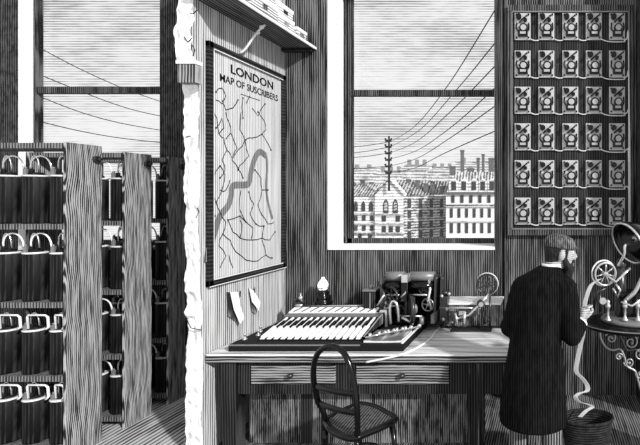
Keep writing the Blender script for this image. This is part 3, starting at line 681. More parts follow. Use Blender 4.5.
b = B(); b.tube([cen + Vector((.15 * math.cos(t * PI / 12), .15 * math.sin(t * PI / 12), -.24)) for t in range(25)], .009, 8, cap=False); b.build('leg_ring', M['black'], ch)

# ------------------------------------------------------------------ instrument board on the back wall
def PB(x, y, d=0): v = P(x, y, YB); v.y -= d; return v
bd = thing('instrument_board', 'tall dark framed wall board right of the window, carrying rows of relays', 'board', PB(570, 235))
a, c = PB(508, 235), PB(632, 7)
b = B(); b.b2((a.x, YB - .03, a.z), (c.x, YB, c.z)); b.build('backboard', M['board'], bd)
for q0, q1 in (((508, 235), (632, 228)), ((508, 14), (632, 7)), ((508, 228), (513, 14)), ((627, 228), (632, 14))):
    p, q = PB(*q0), PB(*q1); b = B(); b.b2((p.x, YB - .055, p.z), (q.x, YB - .03, q.z), .005); b.build('frame_bar', M['boardframe'], bd)
b = B()
for q0, q1 in (((512.5, 229), (627.5, 227.8)), ((512.5, 14.6), (627.5, 13.4)), ((512, 228), (513, 14)), ((627, 228), (628, 14))):
    p, q = PB(*q0), PB(*q1); b.b2((p.x, YB - .058, p.z), (q.x, YB - .05, q.z))
b.build('frame_bead', M['grey'], bd)
COLX = [522.8, 546.3, 570, 593.3, 616.3]; ROWY = [28.3, 65.5, 101.3, 137.5, 174, 211]
wv = random.Random(9)
def relay():
    t = thing('relay', 'x', 'relay', (0, 0, 0), 'relays on the instrument board')
    b = B(); b.box((0, -.010, 0), (.155, .018, .262), None, .003); b.build('plate', M['plate'], t)
    b = B(); b.cyl((-.035, -.02, .085), (-.035, -.06, .085), .026, seg=14); b.build('coil', M['black'], t)
    b = B(); b.cyl((.028, -.02, .055), (.028, -.05, .055), .018, seg=12); b.build('coil', M['black'], t)
    b = B(); b.cyl((.01, -.02, -.02), (.01, -.045, -.02), .042, seg=18); b.build('dial_ring', M['black'], t)
    b = B(); b.cyl((.01, -.045, -.02), (.01, -.050, -.02), .028, seg=18); b.build('dial', M['plate2'], t)
    b = B(); b.box((.005, -.03, -.075), (.095, .03, .055), None, .003); b.build('magnet', M['black'], t)
    b = B(); b.box((.005, -.047, -.072), (.055, .008, .022)); b.build('name_tab', M['plate2'], t)
    b = B(); b.tube([(-.03, -.03, .035), (.0, -.045, .06), (.045, -.04, .10)], .008, 6); b.build('armature', M['black'], t)
    b = B(); b.tube([(-.055, -.03, .03), (-.06, -.035, -.03), (-.04, -.03, -.05)], .007, 6); b.build('side_wire', M['black'], t)
    b = B(); b.tube([(.06, -.03, .03), (.065, -.03, -.02), (.055, -.03, -.05)], .007, 6); b.build('side_wire', M['black'], t)
    for x, z in ((-.058, .112), (.058, .112), (-.058, -.112), (.058, -.112)):
        b = B(); b.cyl((x, -.018, z), (x, -.034, z), .009, seg=8); b.build('terminal', M['black'], t)
    return t
M['plate2'] = solid('pale_dial', .42, .5)
r0 = relay(); first = True
RN = ['top', 'second', 'third', 'fourth', 'fifth', 'bottom']; CN = ['leftmost', 'second from left', 'middle', 'second from right', 'rightmost']
for i, y in enumerate(ROWY):
    for j, x in enumerate(COLX):
        p = PB(x, y, .03); lab = 'relay on a pale plate, %s row of the wall board, %s' % (RN[i], CN[j])
        if first: r0.location = p; r0['label'] = lab; first = False; r = r0
        else: r = copy_tree(r0, p, None, lab)
# wires on the board
b = B()
for i, y in enumerate(ROWY):
    yy = y + 13.6
    for j in range(4):
        x0 = COLX[j] + 8; x1 = COLX[j + 1] - 7.5
        if j < 3: pts = bez([PB(x0, yy - 1.2, .045), PB((x0 + x1) / 2, yy + 1.2, .045), PB(x1, yy, .045)], 5)
        else: pts = bez([PB(x0 - 1, yy - 1.5, .045), PB(x0 + 4, yy + 2.2, .045), PB(x1 + 4, yy + 1.8, .045), PB(624.5, yy + 1.5, .045)], 8)
        wb = B(); wb.tube(pts, .0055, 6); wb.build('link_wire', M['rim'], bd)
    wb = B(); wb.tube(spline([PB(623, yy + 1.5, .045), PB(626.0, yy - 1, .05), PB(627.5 + .5 * (i % 3), yy + 6, .055), PB(628 + .6 * (i % 3), 234, .055)], 5), .006, 6); wb.build('down_lead', M['rim'], bd)
b.bm.free()

# ------------------------------------------------------------------ bracket table with telegraph printer
TX, TY, TZ = .70, 3.20, 1.03
tb_ = thing('bracket_table', 'black round-edged table top carried by a scrolled iron wall bracket at the right', 'table', (XR, TY, TZ))
b = B(); b.lathe([(.40, -.045), (.425, -.04), (.445, -.02), (.44, -.004), (.40, 0), (.0, 0)], (TX, TY, TZ), seg=40, sx=1, sy=.62)
for v in b.bm.verts:
    if v.co.x > XR - .001: v.co.x = XR - .001
b.build('table_top', M['black'], tb_)
b = B(); b.tube([Vector((TX + .445 * math.cos(t * PI / 40), TY + .276 * math.sin(t * PI / 40), TZ - .012)) for t in range(30, 62)], .0045, 6); b.build('rim_line', M['grey'], tb_)
def scroll(c, r, turns, a0, sgn, th=.011, tail=None, Y=TY):
    pts = []
    n = int(20 * turns)
    for i in range(n + 1):
        t = i / n; a = a0 + sgn * 2 * PI * turns * t; q = r * (1 - .82 * t)
        pts.append(Vector((c[0] + q * math.cos(a), Y, c[1] + q * math.sin(a))))
    if tail: pts = [Vector((p[0], Y, p[1])) for p in tail] + pts
    bb = B(); bb.tube(pts, th, 8); bb.sphere(pts[-1], th * 1.9, 10); return bb
def XZ(x, y, Y=TY - .04): v = P(x, y, Y); return (v.x, v.z)
YS = TY - .04
S = F / YS
for (x, y), rpx, tn, a0, sg, tail in [
    ((611, 338), 6.0, 1.4, PI * .9, -1, None), ((631, 342), 7.5, 1.4, PI * .6, -1, None), ((619, 357), 4.2, 1.2, 0, 1, None),
    ((629, 362), 5.5, 1.3, PI, 1, None), ((641, 355), 6, 1.3, PI * .5, 1, None), ((644, 338), 6, 1.3, PI, -1, None), ((640, 374), 5, 1.2, PI * .8, 1, None)]:
    scroll(XZ(x, y), rpx / S, tn, a0, sg, .0062, None, YS).build('scroll', M['iron2'] if 'iron2' in M else M.setdefault('iron2', solid('scroll_iron', .35, .3, .5)), tb_)
b = B()
def lp3(pts, r=.010): return spline([Vector((XZ(x, y)[0], YS, XZ(x, y)[1])) for x, y in pts], 5)
b.tube(lp3([(600, 331), (601, 339), (606, 347), (613, 350), (620, 349), (624, 356), (627, 366), (635, 371), (638, 380), (642, 392), (652, 404), (665, 408)]), .0085, 8); b.build('bracket_rib', M['iron2'], tb_)
b = B(); b.tube(lp3([(598, 331), (620, 332), (664, 332)]), .012, 8); b.build('bracket_bar', M['iron'], tb_)
b = B(); b.tube(lp3([(617, 331), (622, 340), (627, 350), (637, 350), (648, 362), (664, 372)]), .008, 8); b.build('bracket_rib', M['iron'], tb_)
b = B(); b.b2((XR - .02, 3.14, .50), (XR, 3.26, TZ - .045)); b.build('wall_plate', M['iron'], tb_)

tp = thing('telegraph_printer', 'brass and iron telegraph printer with spoked wheel on the bracket table', 'telegraph machine', (TX, TY, TZ))
def PT(x, y, d=0): return P(x, y, TY + d)
b = B(); b.lathe([(.30, 0), (.31, .012), (.30, .03), (.27, .04), (.0, .04)], (TX, TY, TZ), seg=36, sx=1, sy=.66)
for v in b.bm.verts: v.co.x = min(v.co.x, XR - .004)
b.build('round_base', M['grey'], tp)
b = B(); b.b2((.50, TY - .07, TZ + .04), (.80, TY + .08, TZ + .22), .01); b.build('case', M['black'], tp)
for x in (608, 625, 638):
    c = PT(x, 313, -.14); b = B(); b.lathe([(.024, 0), (.026, .01), (.012, .02), (.009, .04), (.009, .085), (.018, .095), (.02, .11), (.012, .12), (.016, .135), (.006, .15)], (c.x, TY - .14, TZ + .038), seg=14); b.build('pillar', M['brass'], tp)
b = B(); wheel(b, PT(605.5, 274, -.12), .080, (.3, -1, 0), rim=.008, spokes=7); b.build('spoked_wheel', M['brass'], tp)
b = B(); wheel(b, PT(603.5, 273, -.10), .090, (.3, -1, 0), rim=.006, spokes=0, hub=.01); b.build('tape_reel', M['paper'], tp)
b = B(); b.tube([PT(593, 310, -.08), PT(597, 292, -.08), PT(606, 288, -.08)], .012, 8); b.tube([PT(600, 312, -.08), PT(600, 292, -.08)], .010, 8); b.build('side_frame', M['iron'], tp)
b = B(); b.tube([PT(606, 275, -.15), PT(616, 282, -.15), PT(624, 274, -.15), PT(630, 268, -.13)], .010, 8); b.build('crank', M['steel'], tp)
b = B(); b.tube([PT(613, 288, -.12), PT(618, 298, -.12), PT(620, 290, -.12), PT(616, 284, -.12)], .009, 8); b.build('spring', M['steel'], tp)
b = B(); b.cyl(PT(621, 312, -.02), PT(621, 264, -.02), .04, .028, seg=18); b.sphere(PT(621, 264, -.02), .04, 14); b.build('centre_column', M['iron'], tp)
b = B(); b.tube(spline([PT(626, 300, -.10), PT(636, 290, -.12), PT(645, 270, -.12), PT(650, 255, -.1)], 6), .016, 8); b.build('swan_neck', M['brass'], tp)
b = B(); b.tube([PT(621, 302, -.15), PT(632, 306, -.15), PT(645, 297, -.15)], .009, 8); b.build('lever', M['steel'], tp)
b = B(); b.cyl(PT(603, 301, -.16), PT(603, 301, -.12), .024, seg=16); b.build('adjusting_screw', M['brass'], tp)
# reflector lamp over the printer
rf = thing('reflector_lamp', 'lamp with a wide dark bell-shaped reflector over the telegraph printer', 'lamp', (.62, TY, TZ + .3))
c = PT(630, 242, -.02); rot = Vector((-.80, -.45, -.40)).to_track_quat('Z', 'Y').to_matrix()
b = B(); b.lathe([(.02, -.15), (.055, -.145), (.11, -.10), (.155, -.03), (.168, .02), (.150, .02), (.138, -.028), (.099, -.092), (.045, -.135), (.02, -.14)], c, rot, 36); b.build('reflector', M['black'], rf)
b = B(); b.tube([c + rot @ Vector((.162 * math.cos(t * PI / 18), .162 * math.sin(t * PI / 18), .022)) for t in range(37)], .009, 8, cap=False); b.build('rim', M['steel'], rf)
b = B(); b.tube(spline([PT(618, 266, -.06), PT(624, 255, -.10), PT(625, 246, -.11), PT(629, 243, -.07), c + rot @ Vector((0, 0, -.06))], 6), .011, 8); b.build('stem', M['steel'], rf)
b = B(); b.sphere(c + rot @ Vector((0, 0, -.06)), .03, 12); b.build('burner', M['brass'], rf)

# ------------------------------------------------------------------ waste basket and paper tape
BX, BY, BZ = .265, 2.92, .455
bk = thing('waste_basket', 'dark round waste basket on the floor below the paper tape', 'basket', (BX, BY, 0))
b = B(); b.lathe([(.12, .0), (.125, .012), (.172, BZ - .02), (.178, BZ), (.170, BZ), (.162, BZ - .02), (.115, .03), (.0, .03)], (BX, BY, 0), seg=32, sy=.62); b.build('basket_body', M['basket'], bk)
b = B(); b.tube([Vector((BX + .175 * math.cos(t * PI / 18), BY + .62 * .175 * math.sin(t * PI / 18), BZ)) for t in range(37)], .009, 8, cap=False); b.build('rim', M['hair'], bk)
b = B()
ty = [2.99, 3.0, 3.02, 3.03, 3.05, 3.06, 3.08, 3.08]
tpts = [P(600, 279, 3.06), P(592, 284, 3.06), P(588, 292, 3.03), P(585, 303, 3.0), P(584, 315, 2.96), P(584, 328, 2.94), P(580.5, 345, 2.93), P(577, 362, 2.93), P(576.5, 372, 2.93), P(582, 378, 2.92), P(587, 385, 2.92), P(587, 391, 2.92), P(580, 393, 2.92), P(575.5, 397, 2.92), P(579, 402, 2.92), P(587, 404, 2.92), P(592, 407, 2.92), P(586, 411, 2.92), P(580, 417, 2.92)]
pw = spline(tpts, 5); ws = []
for i in range(len(pw)):
    t = i / len(pw); a = .5 + 2.2 * t
    ws.append(Vector((.9 * math.cos(.3 * math.sin(6 * t)), -.5, .28 if t < .3 else .15)) .normalized() * .034)
b.ribbon(pw, ws, .0008); tag(b.build('paper_tape', M['paper']), 'white paper tape running from the printer through the hand into the basket', 'paper tape')

# ------------------------------------------------------------------ town outside the window
GZ = -14.0
def bld_windows(t, pts, Y, w_, h_, arch=False, nm='window', mat='b_win', d=.15):
    for x, y in pts:
        c = P(x, y, Y); hw, hh = w_ * Y / F / 2, h_ * Y / F / 2
        b = B()
        if arch:
            poly = [(c.x - hw, Y - d, c.z - hh), (c.x + hw, Y - d, c.z - hh), (c.x + hw, Y - d, c.z + hh * .3), (c.x + hw * .6, Y - d, c.z + hh * .75), (c.x, Y - d, c.z + hh), (c.x - hw * .6, Y - d, c.z + hh * .75), (c.x - hw, Y - d, c.z + hh * .3)]
            b.prism(poly, (0, d, 0))
        else: b.b2((c.x - hw, Y - d, c.z - hh), (c.x + hw, Y, c.z + hh))
        b.build(nm, M[mat], t)
def band(t, x0, x1, y0, y1, Y, d, mat, nm='cornice'):
    a, c = P(x0, y1, Y), P(x1, y0, Y); b = B(); b.b2((a.x, Y - d, a.z), (c.x, Y + .02, c.z)); b.build(nm, M[mat], t)
def chimney(t, x, y, w_, h_, Y):
    a, c = P(x - w_ / 2, y, Y), P(x + w_ / 2, y - h_, Y); b = B(); b.b2((a.x, Y, a.z - .6), (c.x, Y + (c.x - a.x), c.z)); b.b2((a.x - .08, Y - .08, c.z - .3), (c.x + .08, Y + (c.x - a.x) + .08, c.z)); b.build('chimney', M['b_chim'], t)

YC = 90.0
# corner block with gable
t = thing('apartment_house', 'pale corner house with pointed gable and paired arched windows seen through the right window', 'building', (P(378, 238, YC).x, YC, GZ))
pa, pg0, pg1, pe = P(340, 196, YC), P(377, 196, YC), P(405, 196, YC), P(447, 196, YC)
b = B(); b.b2((pa.x, YC, GZ), (pg0.x, YC + 10, pa.z)); b.build('wall', M['b_light'], t)
b = B(); b.prism([(pg0.x, YC - 1, GZ), (pg1.x, YC - 1, GZ), (pg1.x, YC - 1, P(0, 194, YC).z), ((pg0.x + pg1.x) / 2, YC - 1, P(0, 180, YC).z), (pg0.x, YC - 1, P(0, 194, YC).z)], (0, 8, 0)); b.build('gable_wall', M['b_light'], t)
b = B(); b.prism([(pg1.x, YC - 1, GZ), (pe.x, YC + 9, GZ), (pe.x, YC + 12, GZ), (pg1.x, YC + 8, GZ)], (0, 0, P(0, 196, YC).z - GZ)); b.build('side_wall', M['b_mid'], t)
b = B(); z0, z1 = P(0, 196, YC).z, P(0, 183, YC).z
b.prism([(pa.x, YC - .3, z0), (pa.x, YC + 4, z1), (pa.x, YC + 8, z0)], (pg0.x - pa.x, 0, 0)); b.build('roof', M['b_roof2'], t)
z2 = P(0, 182, YC).z
b = B(); vs = [(pg1.x - 2.2, YC - 1.2, z0), (pe.x, YC + 8.6, z0 + .4), (pe.x, YC + 12, z2 + .5), (pg1.x - 2.8, YC + 3, z2 + .5)]
b.prism(vs, (0, .4, .1)); b.build('roof', M['b_roof'], t)
gx = (pg0.x + pg1.x) / 2
b = B(); b.tube([(pg0.x - .2, YC - 1.2, P(0, 195, YC).z), (gx, YC - 1.2, P(0, 179.5, YC).z), (pg1.x + .2, YC - 1.2, P(0, 195, YC).z)], .2, 6); b.build('gable_coping', M['b_mid'], t)
bld_windows(t, [(386, 206), (395.5, 206)], YC - 1, 5, 14, True)
bld_windows(t, [(386, 206), (395.5, 206)], YC - 1.1, 3, 10, True, 'pane', 'b_mid')
bld_windows(t, [(384, 218.5), (398, 218.5), (384, 229), (391, 229), (398, 229)], YC - 1, 4, 6)
bld_windows(t, [(356, 206), (363.5, 206), (371, 206)], YC, 3.6, 10, True)
bld_windows(t, [(356, 218), (364, 218), (372, 218), (356, 228), (364, 228), (372, 228), (360, 236), (370, 236)], YC, 3.4, 5.5)
for y in (213.5, 223, 233): band(t, 340, 377, y, y + 1.2, YC, .4, 'b_mid')
for y in (214, 223, 233): band(t, 377, 405, y, y + 1.2, YC - 1, .4, 'b_mid')
nrm = Vector((pe.x - pg1.x, 10, 0)).normalized()
for row, yy in enumerate((203, 214, 225, 235)):
    for k in range(5):
        f_ = (k + .5) / 5; x = pg1.x + (pe.x - pg1.x) * f_; y = YC - 1 + 10 * f_; z = P(0, yy, YC).z
        b = B(); R3 = Matrix.Rotation(math.atan2(nrm.y, nrm.x), 3, 'Z'); b.box((x, y - .05, z), (.75, .3, 1.6 if row else 1.9), R3); b.build('window', M['b_win'], t)
for x, y, h in ((352, 187, 7), (362, 186, 8), (371, 186, 6), (399, 184, 5), (408, 184, 7), (417, 186, 8), (425, 187, 6), (433, 189, 7), (441, 190, 6)): chimney(t, x, y + 2, 3.2, h, YC + 4)
# white block right
YW = 86.0
t = thing('apartment_house', 'white house with grey dormered mansard roof, right in the window view', 'building', (P(475, 238, YW).x, YW, GZ))
a, c = P(446, 193, YW), P(530, 193, YW)
b = B(); b.b2((a.x, YW, GZ), (c.x, YW + 12, a.z)); b.build('wall', M['b_white'], t)
b = B(); zt_ = P(0, 171, YW).z; b.prism([(a.x, YW - .3, a.z), (a.x + 1.6, YW + 2.5, zt_), (a.x + 1.6, YW + 8, zt_), (a.x, YW + 12, a.z)], (c.x - a.x - .5, 0, 0))
b.build('mansard_roof', M['b_roof2'], t)
band(t, 445, 530, 192, 194.5, YW, .6, 'b_chim'); band(t, 446, 530, 204.5, 207, YW, .4, 'b_mid'); band(t, 446, 530, 221, 222.2, YW, .3, 'b_mid')
for x in (454, 464, 474, 483, 492, 502):
    b = B(); p = P(x, 190, YW); b.prism([(p.x - .95, YW - .2, p.z - .4), (p.x + .95, YW - .2, p.z - .4), (p.x + .95, YW - .2, p.z + 1.6), (p.x, YW - .2, p.z + 2.3), (p.x - .95, YW - .2, p.z + 1.6)], (0, 1.2, 0)); d_ = b.build('dormer', M['b_light'], t)
    b = B(); b.b2((p.x - .45, YW - .35, p.z), (p.x + .45, YW - .2, p.z + 1.7)); b.build('dormer_window', M['b_win'], t)
bld_windows(t, [(453 + 9 * k, 199) for k in range(6)], YW, 3.2, 7.5)
bld_windows(t, [(451.5 + 7.6 * k, 213) for k in range(7)], YW, 2.8, 9)
bld_windows(t, [(451.5 + 7.6 * k, 228) for k in range(7)], YW, 3.0, 10)
for x, y, w_, h in ((462, 172, 3.2, 22), (452, 172, 5, 6), (478, 172, 2.5, 14), (483, 172, 2.5, 18), (491, 172, 5, 14), (470, 172, 6, 4)): chimney(t, x, y, w_, h, YW + 5)
# hazy rows of houses behind
YF = 150.0
for i, (x0, x1, y) in enumerate(((330, 372, 166), (372, 400, 169), (400, 426, 163), (426, 452, 165), (452, 500, 160))):
    t = thing('distant_house', 'hazy distant house roof on the skyline, number one from the left'.replace('number one', ['first', 'second', 'third', 'fourth', 'fifth'][i]) , 'building', (P((x0 + x1) / 2, 0, YF).x, YF, GZ), 'distant houses on the skyline')
    yy = YF + i * 3
    a, c = P(x0, y + 7, yy), P(x1, y, yy)
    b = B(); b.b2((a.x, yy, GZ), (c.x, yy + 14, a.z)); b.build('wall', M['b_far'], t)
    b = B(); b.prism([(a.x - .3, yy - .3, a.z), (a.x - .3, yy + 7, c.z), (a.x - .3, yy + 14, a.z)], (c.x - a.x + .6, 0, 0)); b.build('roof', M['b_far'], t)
    for k in range(3):
        x = x0 + (x1 - x0) * (.2 + .3 * k); q0, q1 = P(x - 1.5, y + 3, yy), P(x + 1.5, y - 2.5 - (k * 3 + i) % 3, yy)
        b = B(); b.b2((q0.x, yy + 4, q0.z), (q1.x, yy + 5.5, q1.z))
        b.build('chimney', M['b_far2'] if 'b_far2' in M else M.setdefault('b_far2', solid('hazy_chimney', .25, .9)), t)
# telegraph pole and wires
YP = 88.0
pl = thing('telegraph_pole', 'tall dark telegraph pole with stacked insulator arms above the corner house roof', 'pole', P(389, 184, YP))
b = B(); p0, p1 = P(389, 186, YP), P(389, 136, YP); b.cyl(p0 - Vector((0, 0, 1)), p1, .24, .18, 10); b.build('mast', M['blackm'], pl)
for y in (141, 147, 153.5, 160, 166.5, 173):
    b = B(); a, c = P(386, y, YP), P(392, y, YP); b.b2((a.x, YP - .5, a.z - .22), (c.x, YP - .2, a.z + .22)); b.sphere((a.x, YP - .35, a.z + .35), .22, 8); b.sphere((c.x, YP - .35, a.z + .35), .22, 8); b.build('cross_arm', M['blackm'], pl)
def wire(pts, lab, cat='wire', r=.05):
    b = B(); b.tube(pts, r, 6); o = b.build('telegraph_wire', M['blackm']); tag(o, lab, cat, 'telegraph wires outside')
Wd = [((495, 10), (446, 88), 142), ((495, 43), (458, 88), 147), ((495, 66), (450, 112), 153), ((495, 88), (450, 128), 159), ((495, 106), (450, 138), 166), ((495, 131), (445, 153), 173)]
for i, ((x, y), (cx, cy), yp) in enumerate(Wd):
    n_ = P(x, y, 30); e_ = P(390, yp, YP); m_ = P(cx, cy, 42)
    dirn = (n_ - m_); st = n_ + dirn * .5
    # curve through the near points, sagging to the pole
    c2 = P(390 + (cx - 390) * .42, yp + (cy - yp) * .30 + 1.5, 62)
    pts = spline([st, n_, m_, c2, e_], 8)
    wire(pts, 'telegraph wire climbing from the pole to the right window edge, %s from the top' % ['first', 'second', 'third', 'fourth', 'fifth', 'lowest, sixth'][i], r=.045)
for i, ((x, y), yp) in enumerate((((340, 147.5), 142), ((340, 154), 147), ((340, 158), 153), ((340, 168), 166))):
    wire(bez([P(x, y, 70), P(366, (y + yp) / 2 + 2, 78), P(388, yp, YP)], 8), 'telegraph wire leading left from the pole, %s from the top' % ['first', 'second', 'third', 'fourth'][i], r=.06)
for i, (q) in enumerate((((30, 43), (38, 47), (80, 69), (125, 89), (165, 103)), ((30, 71), (38, 74), (90, 95), (130, 109), (165, 117)), ((30, 93), (38, 96), (80, 112), (120, 123), (165, 131)), ((30, 118), (38, 121), (80, 131), (120, 138), (165, 143)))):
    wire(spline([P(x, y, 30 + .08 * (x - 30)) for x, y in q], 6), 'telegraph wire sagging across the left window, %s from the top' % ['first', 'second', 'third', 'lowest'][i], r=.035)

# ------------------------------------------------------------------ the clerk
FX, FY = -.03, 2.90
Rv = Vector((.92, -.40, 0)); Fv = Vector((.40, .92, 0))
def W(r, f, z, c=(FX, FY)): return Vector((c[0], c[1], 0)) + Rv * r + Fv * f + Vector((0, 0, z))
man = thing('person', 'bearded person in dark cap and long black coat, back turned, holding paper tape', 'person', (-.06, FY, 0))
def ring_loft(b, rings, seg=24, rotz=None):
    """rings: (centre Vector, half width along Rv, half depth along Fv)"""
    RR = []
    for c, rx, ry in rings:
        RR.append([b.bm.verts.new(c + Rv * rx * math.cos(2 * PI * j / seg) + Fv * ry * math.sin(2 * PI * j / seg)) for j in range(seg)])
    for i in range(len(RR) - 1):
        for j in range(seg): b._f([RR[i][j], RR[i][(j + 1) % seg], RR[i + 1][(j + 1) % seg], RR[i + 1][j]])
    b._f(RR[0][::-1]); b._f(RR[-1])
def X3(x, y, z): return Vector((x, y, z))
hipL, hipR = X3(-.17, 2.93, .88), X3(.01, 2.87, .88)
kneeL, kneeR = X3(-.195, 2.93, .50), X3(.015, 2.86, .50)
ankL, ankR = X3(-.20, 2.93, .09), X3(.03, 2.84, .09)
chest = X3(-.055, 2.93, 1.28); neckb = X3(.015, 2.965, 1.44); headc = X3(.085, 3.0, 1.560)
shL, shR = X3(-.170, 2.99, 1.335), X3(.115, 2.87, 1.350)
elL, elR = X3(-.262, 2.97, 1.05), X3(.160, 2.84, 1.03)
wrL, wrR = X3(-.16, 3.16, .93), X3(.232, 2.93, 1.10)
Hd = Vector((.97, .22, -.16)).normalized(); Sd = Vector((.22, -.97, 0)).normalized(); Ud = Sd.cross(Hd).normalized()
if Ud.z < 0: Ud = -Ud
HR = Matrix((Hd, Sd, Ud)).transposed()
def HP(a, b_, c): return headc + Hd * a + Sd * b_ + Ud * c
# body: one continuous surface
b = B()
ring_loft(b, [(X3(-.08, 2.90, .80), .15, .10), (X3(-.08, 2.90, .95), .16, .11), (X3(-.07, 2.91, 1.10), .14, .10), (X3(-.055, 2.93, 1.30), .165, .105), (X3(-.03, 2.94, 1.40), .13, .08), (X3(.005, 2.955, 1.44), .065, .06)])
b.tube([neckb - Vector((.01, .01, .06)), neckb + (headc - neckb) * .45, HP(-.02, 0, -.03)], [.062, .056, .055], 14)
b.sphere(headc, .1, 20, (.98, .80, 1.15), HR)
b.sphere(HP(.035, 0, -.055), .07, 16, (.9, .78, .9), HR)
b.tube([HP(.085, 0, .028), HP(.112, 0, -.012), HP(.120, 0, -.022)], [.010, .015, .013], 8); b.sphere(HP(.108, 0, -.026), .015, 8)
b.sphere(HP(.088, .0, -.058), .018, 8, (1, 1.4, .45), HR); b.sphere(HP(.083, 0, .04), .022, 8, (1, 2.2, .5), HR)
for s in (1, -1): b.sphere(HP(-.008, .090 * s, -.012), .032, 10, (.75, .5, 1.15), HR)
for h, k, a_ in ((hipL, kneeL, ankL), (hipR, kneeR, ankR)):
    b.tube([h, h.lerp(k, .5), k, k.lerp(a_, .35), a_, a_ - Vector((0, 0, .04))], [.092, .078, .056, .056, .038, .04], 16)
    b.tube([a_ - Vector((0, 0, .05)) - Fv * .05, a_ - Vector((0, 0, .055)) + Fv * .15], [.034, .03], 10)
for s_, e_, w_ in ((shL, elL, wrL), (shR, elR, wrR)):
    b.sphere(s_, .062, 12); b.tube([s_, s_.lerp(e_, .5), e_, e_.lerp(w_, .4), w_], [.058, .048, .041, .038, .027], 14)
# hands: palm, four fingers, thumb
def hand(b, wr, d, n, tgt_curl, side):
    """d: forward of palm, n: palm normal (fingers curl towards n)"""
    d = d.normalized(); n = (n - d * n.dot(d)).normalized(); s = d.cross(n) * side
    pc = wr + d * .045
    b.tube([wr - d * .01, wr + d * .03, wr + d * .085], [.026, .032, .036], 12, flat=None)
    for k, (o, ln) in enumerate(((-.028, .068), (-.009, .078), (.010, .073), (.028, .058))):
        p = wr + d * .08 + s * o; dd = d.copy(); pts = [p - d * .02, p]; 
        for j in range(3):
            ang = tgt_curl * (.6 + .35 * j + .06 * k); dd = (d * math.cos(ang) + n * math.sin(ang)); p = p + dd * ln * (.45, .32, .23)[j]; pts.append(p)
        b.tube(pts, [.011, .0105, .0095, .0088, .0075], 8); b.sphere(p, .0078, 8)
    p = wr + d * .03 - s * .028; pts = [p, p - s * .022 + d * .028 + n * .01, p - s * .022 + d * .052 + n * .028, p - s * .012 + d * .07 + n * .040]
    b.tube(pts, [.014, .0125, .0105, .008], 8); b.sphere(pts[-1], .008, 8)
hand(b, wrR, Vector((.12, .25, .55)), Vector((.6, .7, -.2)), 1.0, 1)
hand(b, wrL, Vector((.5, .7, -.2)), Vector((.4, -.2, -.6)), .6, -1)
b = remeshed(b, .0062, 2); b.build('body', M['skin'], man)
b = B(); 
for s in (1, -1): b.sphere(HP(.078, .031 * s, .014), .0125, 10)
b.build('eyes', M['paper'], man)
b = B()
for s in (1, -1): b.sphere(HP(.087, .032 * s, .014), .0062, 8)
b.build('pupils', M['black'], man)
# trousers
b = B()
for h, k, a_ in ((hipL, kneeL, ankL), (hipR, kneeR, ankR)):
    b.tube([h + Vector((0, 0, .04)), h.lerp(k, .5), k, k.lerp(a_, .5), a_ + Vector((0, 0, .0))], [.085, .08, .072, .068, .062], 18)
ring_loft(b, [(X3(-.08, 2.90, .82), .155, .11), (X3(-.08, 2.90, 1.0), .16, .115)])
b = remeshed(b, .012, 4); b.build('trousers', M['trouser'], man)
for a_ in (ankL, ankR):
    b = B(); b.tube([a_ - Vector((0, 0, .045)) - Fv * .055, a_ - Vector((0, 0, .05)) + Fv * .06, a_ - Vector((0, 0, .055)) + Fv * .16], [.042, .046, .034], 14); b.tube([a_ - Vector((0, 0, .05)), a_ + Vector((0, 0, .03))], [.048, .046], 14); b.b2((a_.x - .03, a_.y - .04, 0), (a_.x + .04, a_.y + .10, .02)); b = remeshed(b, .008, 3)
    for v in b.bm.verts: v.co.z = max(v.co.z, .001)
    b.build('shoe', M['black'], man)
# coat
b = B()
ring_loft(b, [(X3(-.100, 2.90, .445), .238, .195), (X3(-.10, 2.90, .60), .228, .188), (X3(-.09, 2.90, .80), .206, .172), (X3(-.085, 2.905, 1.0), .178, .135), (X3(-.075, 2.91, 1.10), .176, .13), (X3(-.060, 2.925, 1.24), .195, .135), (X3(-.045, 2.935, 1.34), .198, .125), (X3(-.03, 2.94, 1.40), .165, .105), (X3(-.005, 2.95, 1.445), .105, .08), (X3(.012, 2.962, 1.475), .072, .068)])
for s_, e_, w_ in ((shL, elL, wrL), (shR, elR, wrR)):
    b.sphere(s_ + Vector((0, 0, -.01)), .078, 14); wv_ = w_ - (w_ - e_).normalized() * .015
    b.tube([s_, s_.lerp(e_, .35), s_.lerp(e_, .75), e_, e_.lerp(wv_, .35), wv_], [.080, .078, .068, .066, .062, .050], 16); b.sphere(e_, .068, 12)
b = remeshed(b, .011, 5); b.build('coat', M['coat'], man)
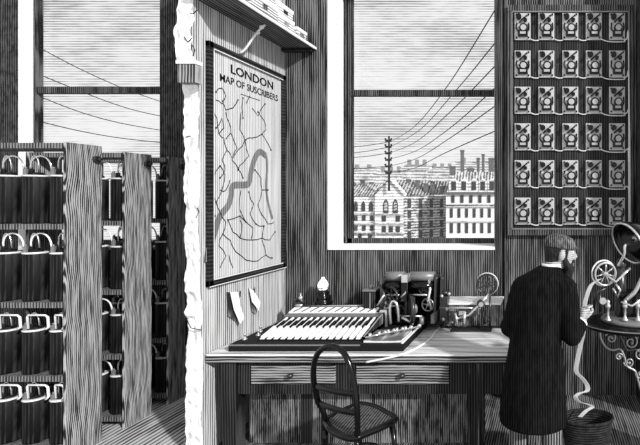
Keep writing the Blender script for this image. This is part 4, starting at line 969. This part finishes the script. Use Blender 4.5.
b = B(); b.tube([X3(-.06 + .0 * t, 2.76, 0) for t in range(0)] or [W(-.06, -.181, .45), W(-.06, -.172, .62), W(-.055, -.150, .85)], .005, 6); b.build('coat_vent', M['trouser'], man)
b = B(); pts = [neckb + (headc - neckb) * .16 + Rv * .064 * math.cos(2 * PI * t / 24) + Fv * .062 * math.sin(2 * PI * t / 24) + Vector((0, 0, .012)) for t in range(25)]; b.tube(pts, .0105, 8, cap=False, flat=(1.8, .6)); b.build('shirt_collar', M['paper'], man)
for w_, e_ in ((wrR, elR), (wrL, elL)):
    dd = (w_ - e_).normalized(); b = B(); b.cyl(w_ - dd * .03, w_ - dd * .002, .041, .041, 18); b.build('shirt_cuff', M['paper'], man)
# hair, beard, cap
b = B(); b.sphere(HP(-.032, 0, .004), .1, 18, (.80, .84, 1.02), HR); b.sphere(HP(-.05, 0, -.045), .07, 14, (.75, 1.0, .85), HR); b = remeshed(b, .008, 2); b.build('hair', M['hair'], man)
b = B(); b.tube([HP(.026, .079, .035), HP(.024, .079, .0), HP(.022, .076, -.03)], [.011, .012, .014], 8); b.tube([HP(.015, .072, -.03), HP(.035, .066, -.065), HP(.06, .05, -.09)], [.018, .024, .028], 10); b.tube([HP(.015, -.072, -.03), HP(.035, -.066, -.065), HP(.06, -.05, -.09)], [.018, .024, .028], 10)
b.sphere(HP(.062, 0, -.095), .055, 14, (.85, 1.05, .9), HR); b.tube([HP(.068, 0, -.09), HP(.075, 0, -.14), HP(.07, 0, -.205)], [.05, .042, .018], 14)
b.tube([HP(.088, .035, -.055), HP(.104, 0, -.043), HP(.088, -.035, -.055)], [.009, .013, .009], 8)
b = remeshed(b, .006, 2); b.build('beard', M['hair'], man)
b = B(); b.sphere(HP(-.012, 0, .066), .1, 20, (1.14, .98, .60), HR); b.tube([HP(-.005 + .098 * math.cos(2 * PI * t / 20), .084 * math.sin(2 * PI * t / 20), .045) for t in range(21)], .016, 8, cap=False)
b.sphere(HP(.095, 0, .045), .05, 12, (.8, 1.1, .14), HR); b = remeshed(b, .007, 3); b.build('cap', M['cap'], man)
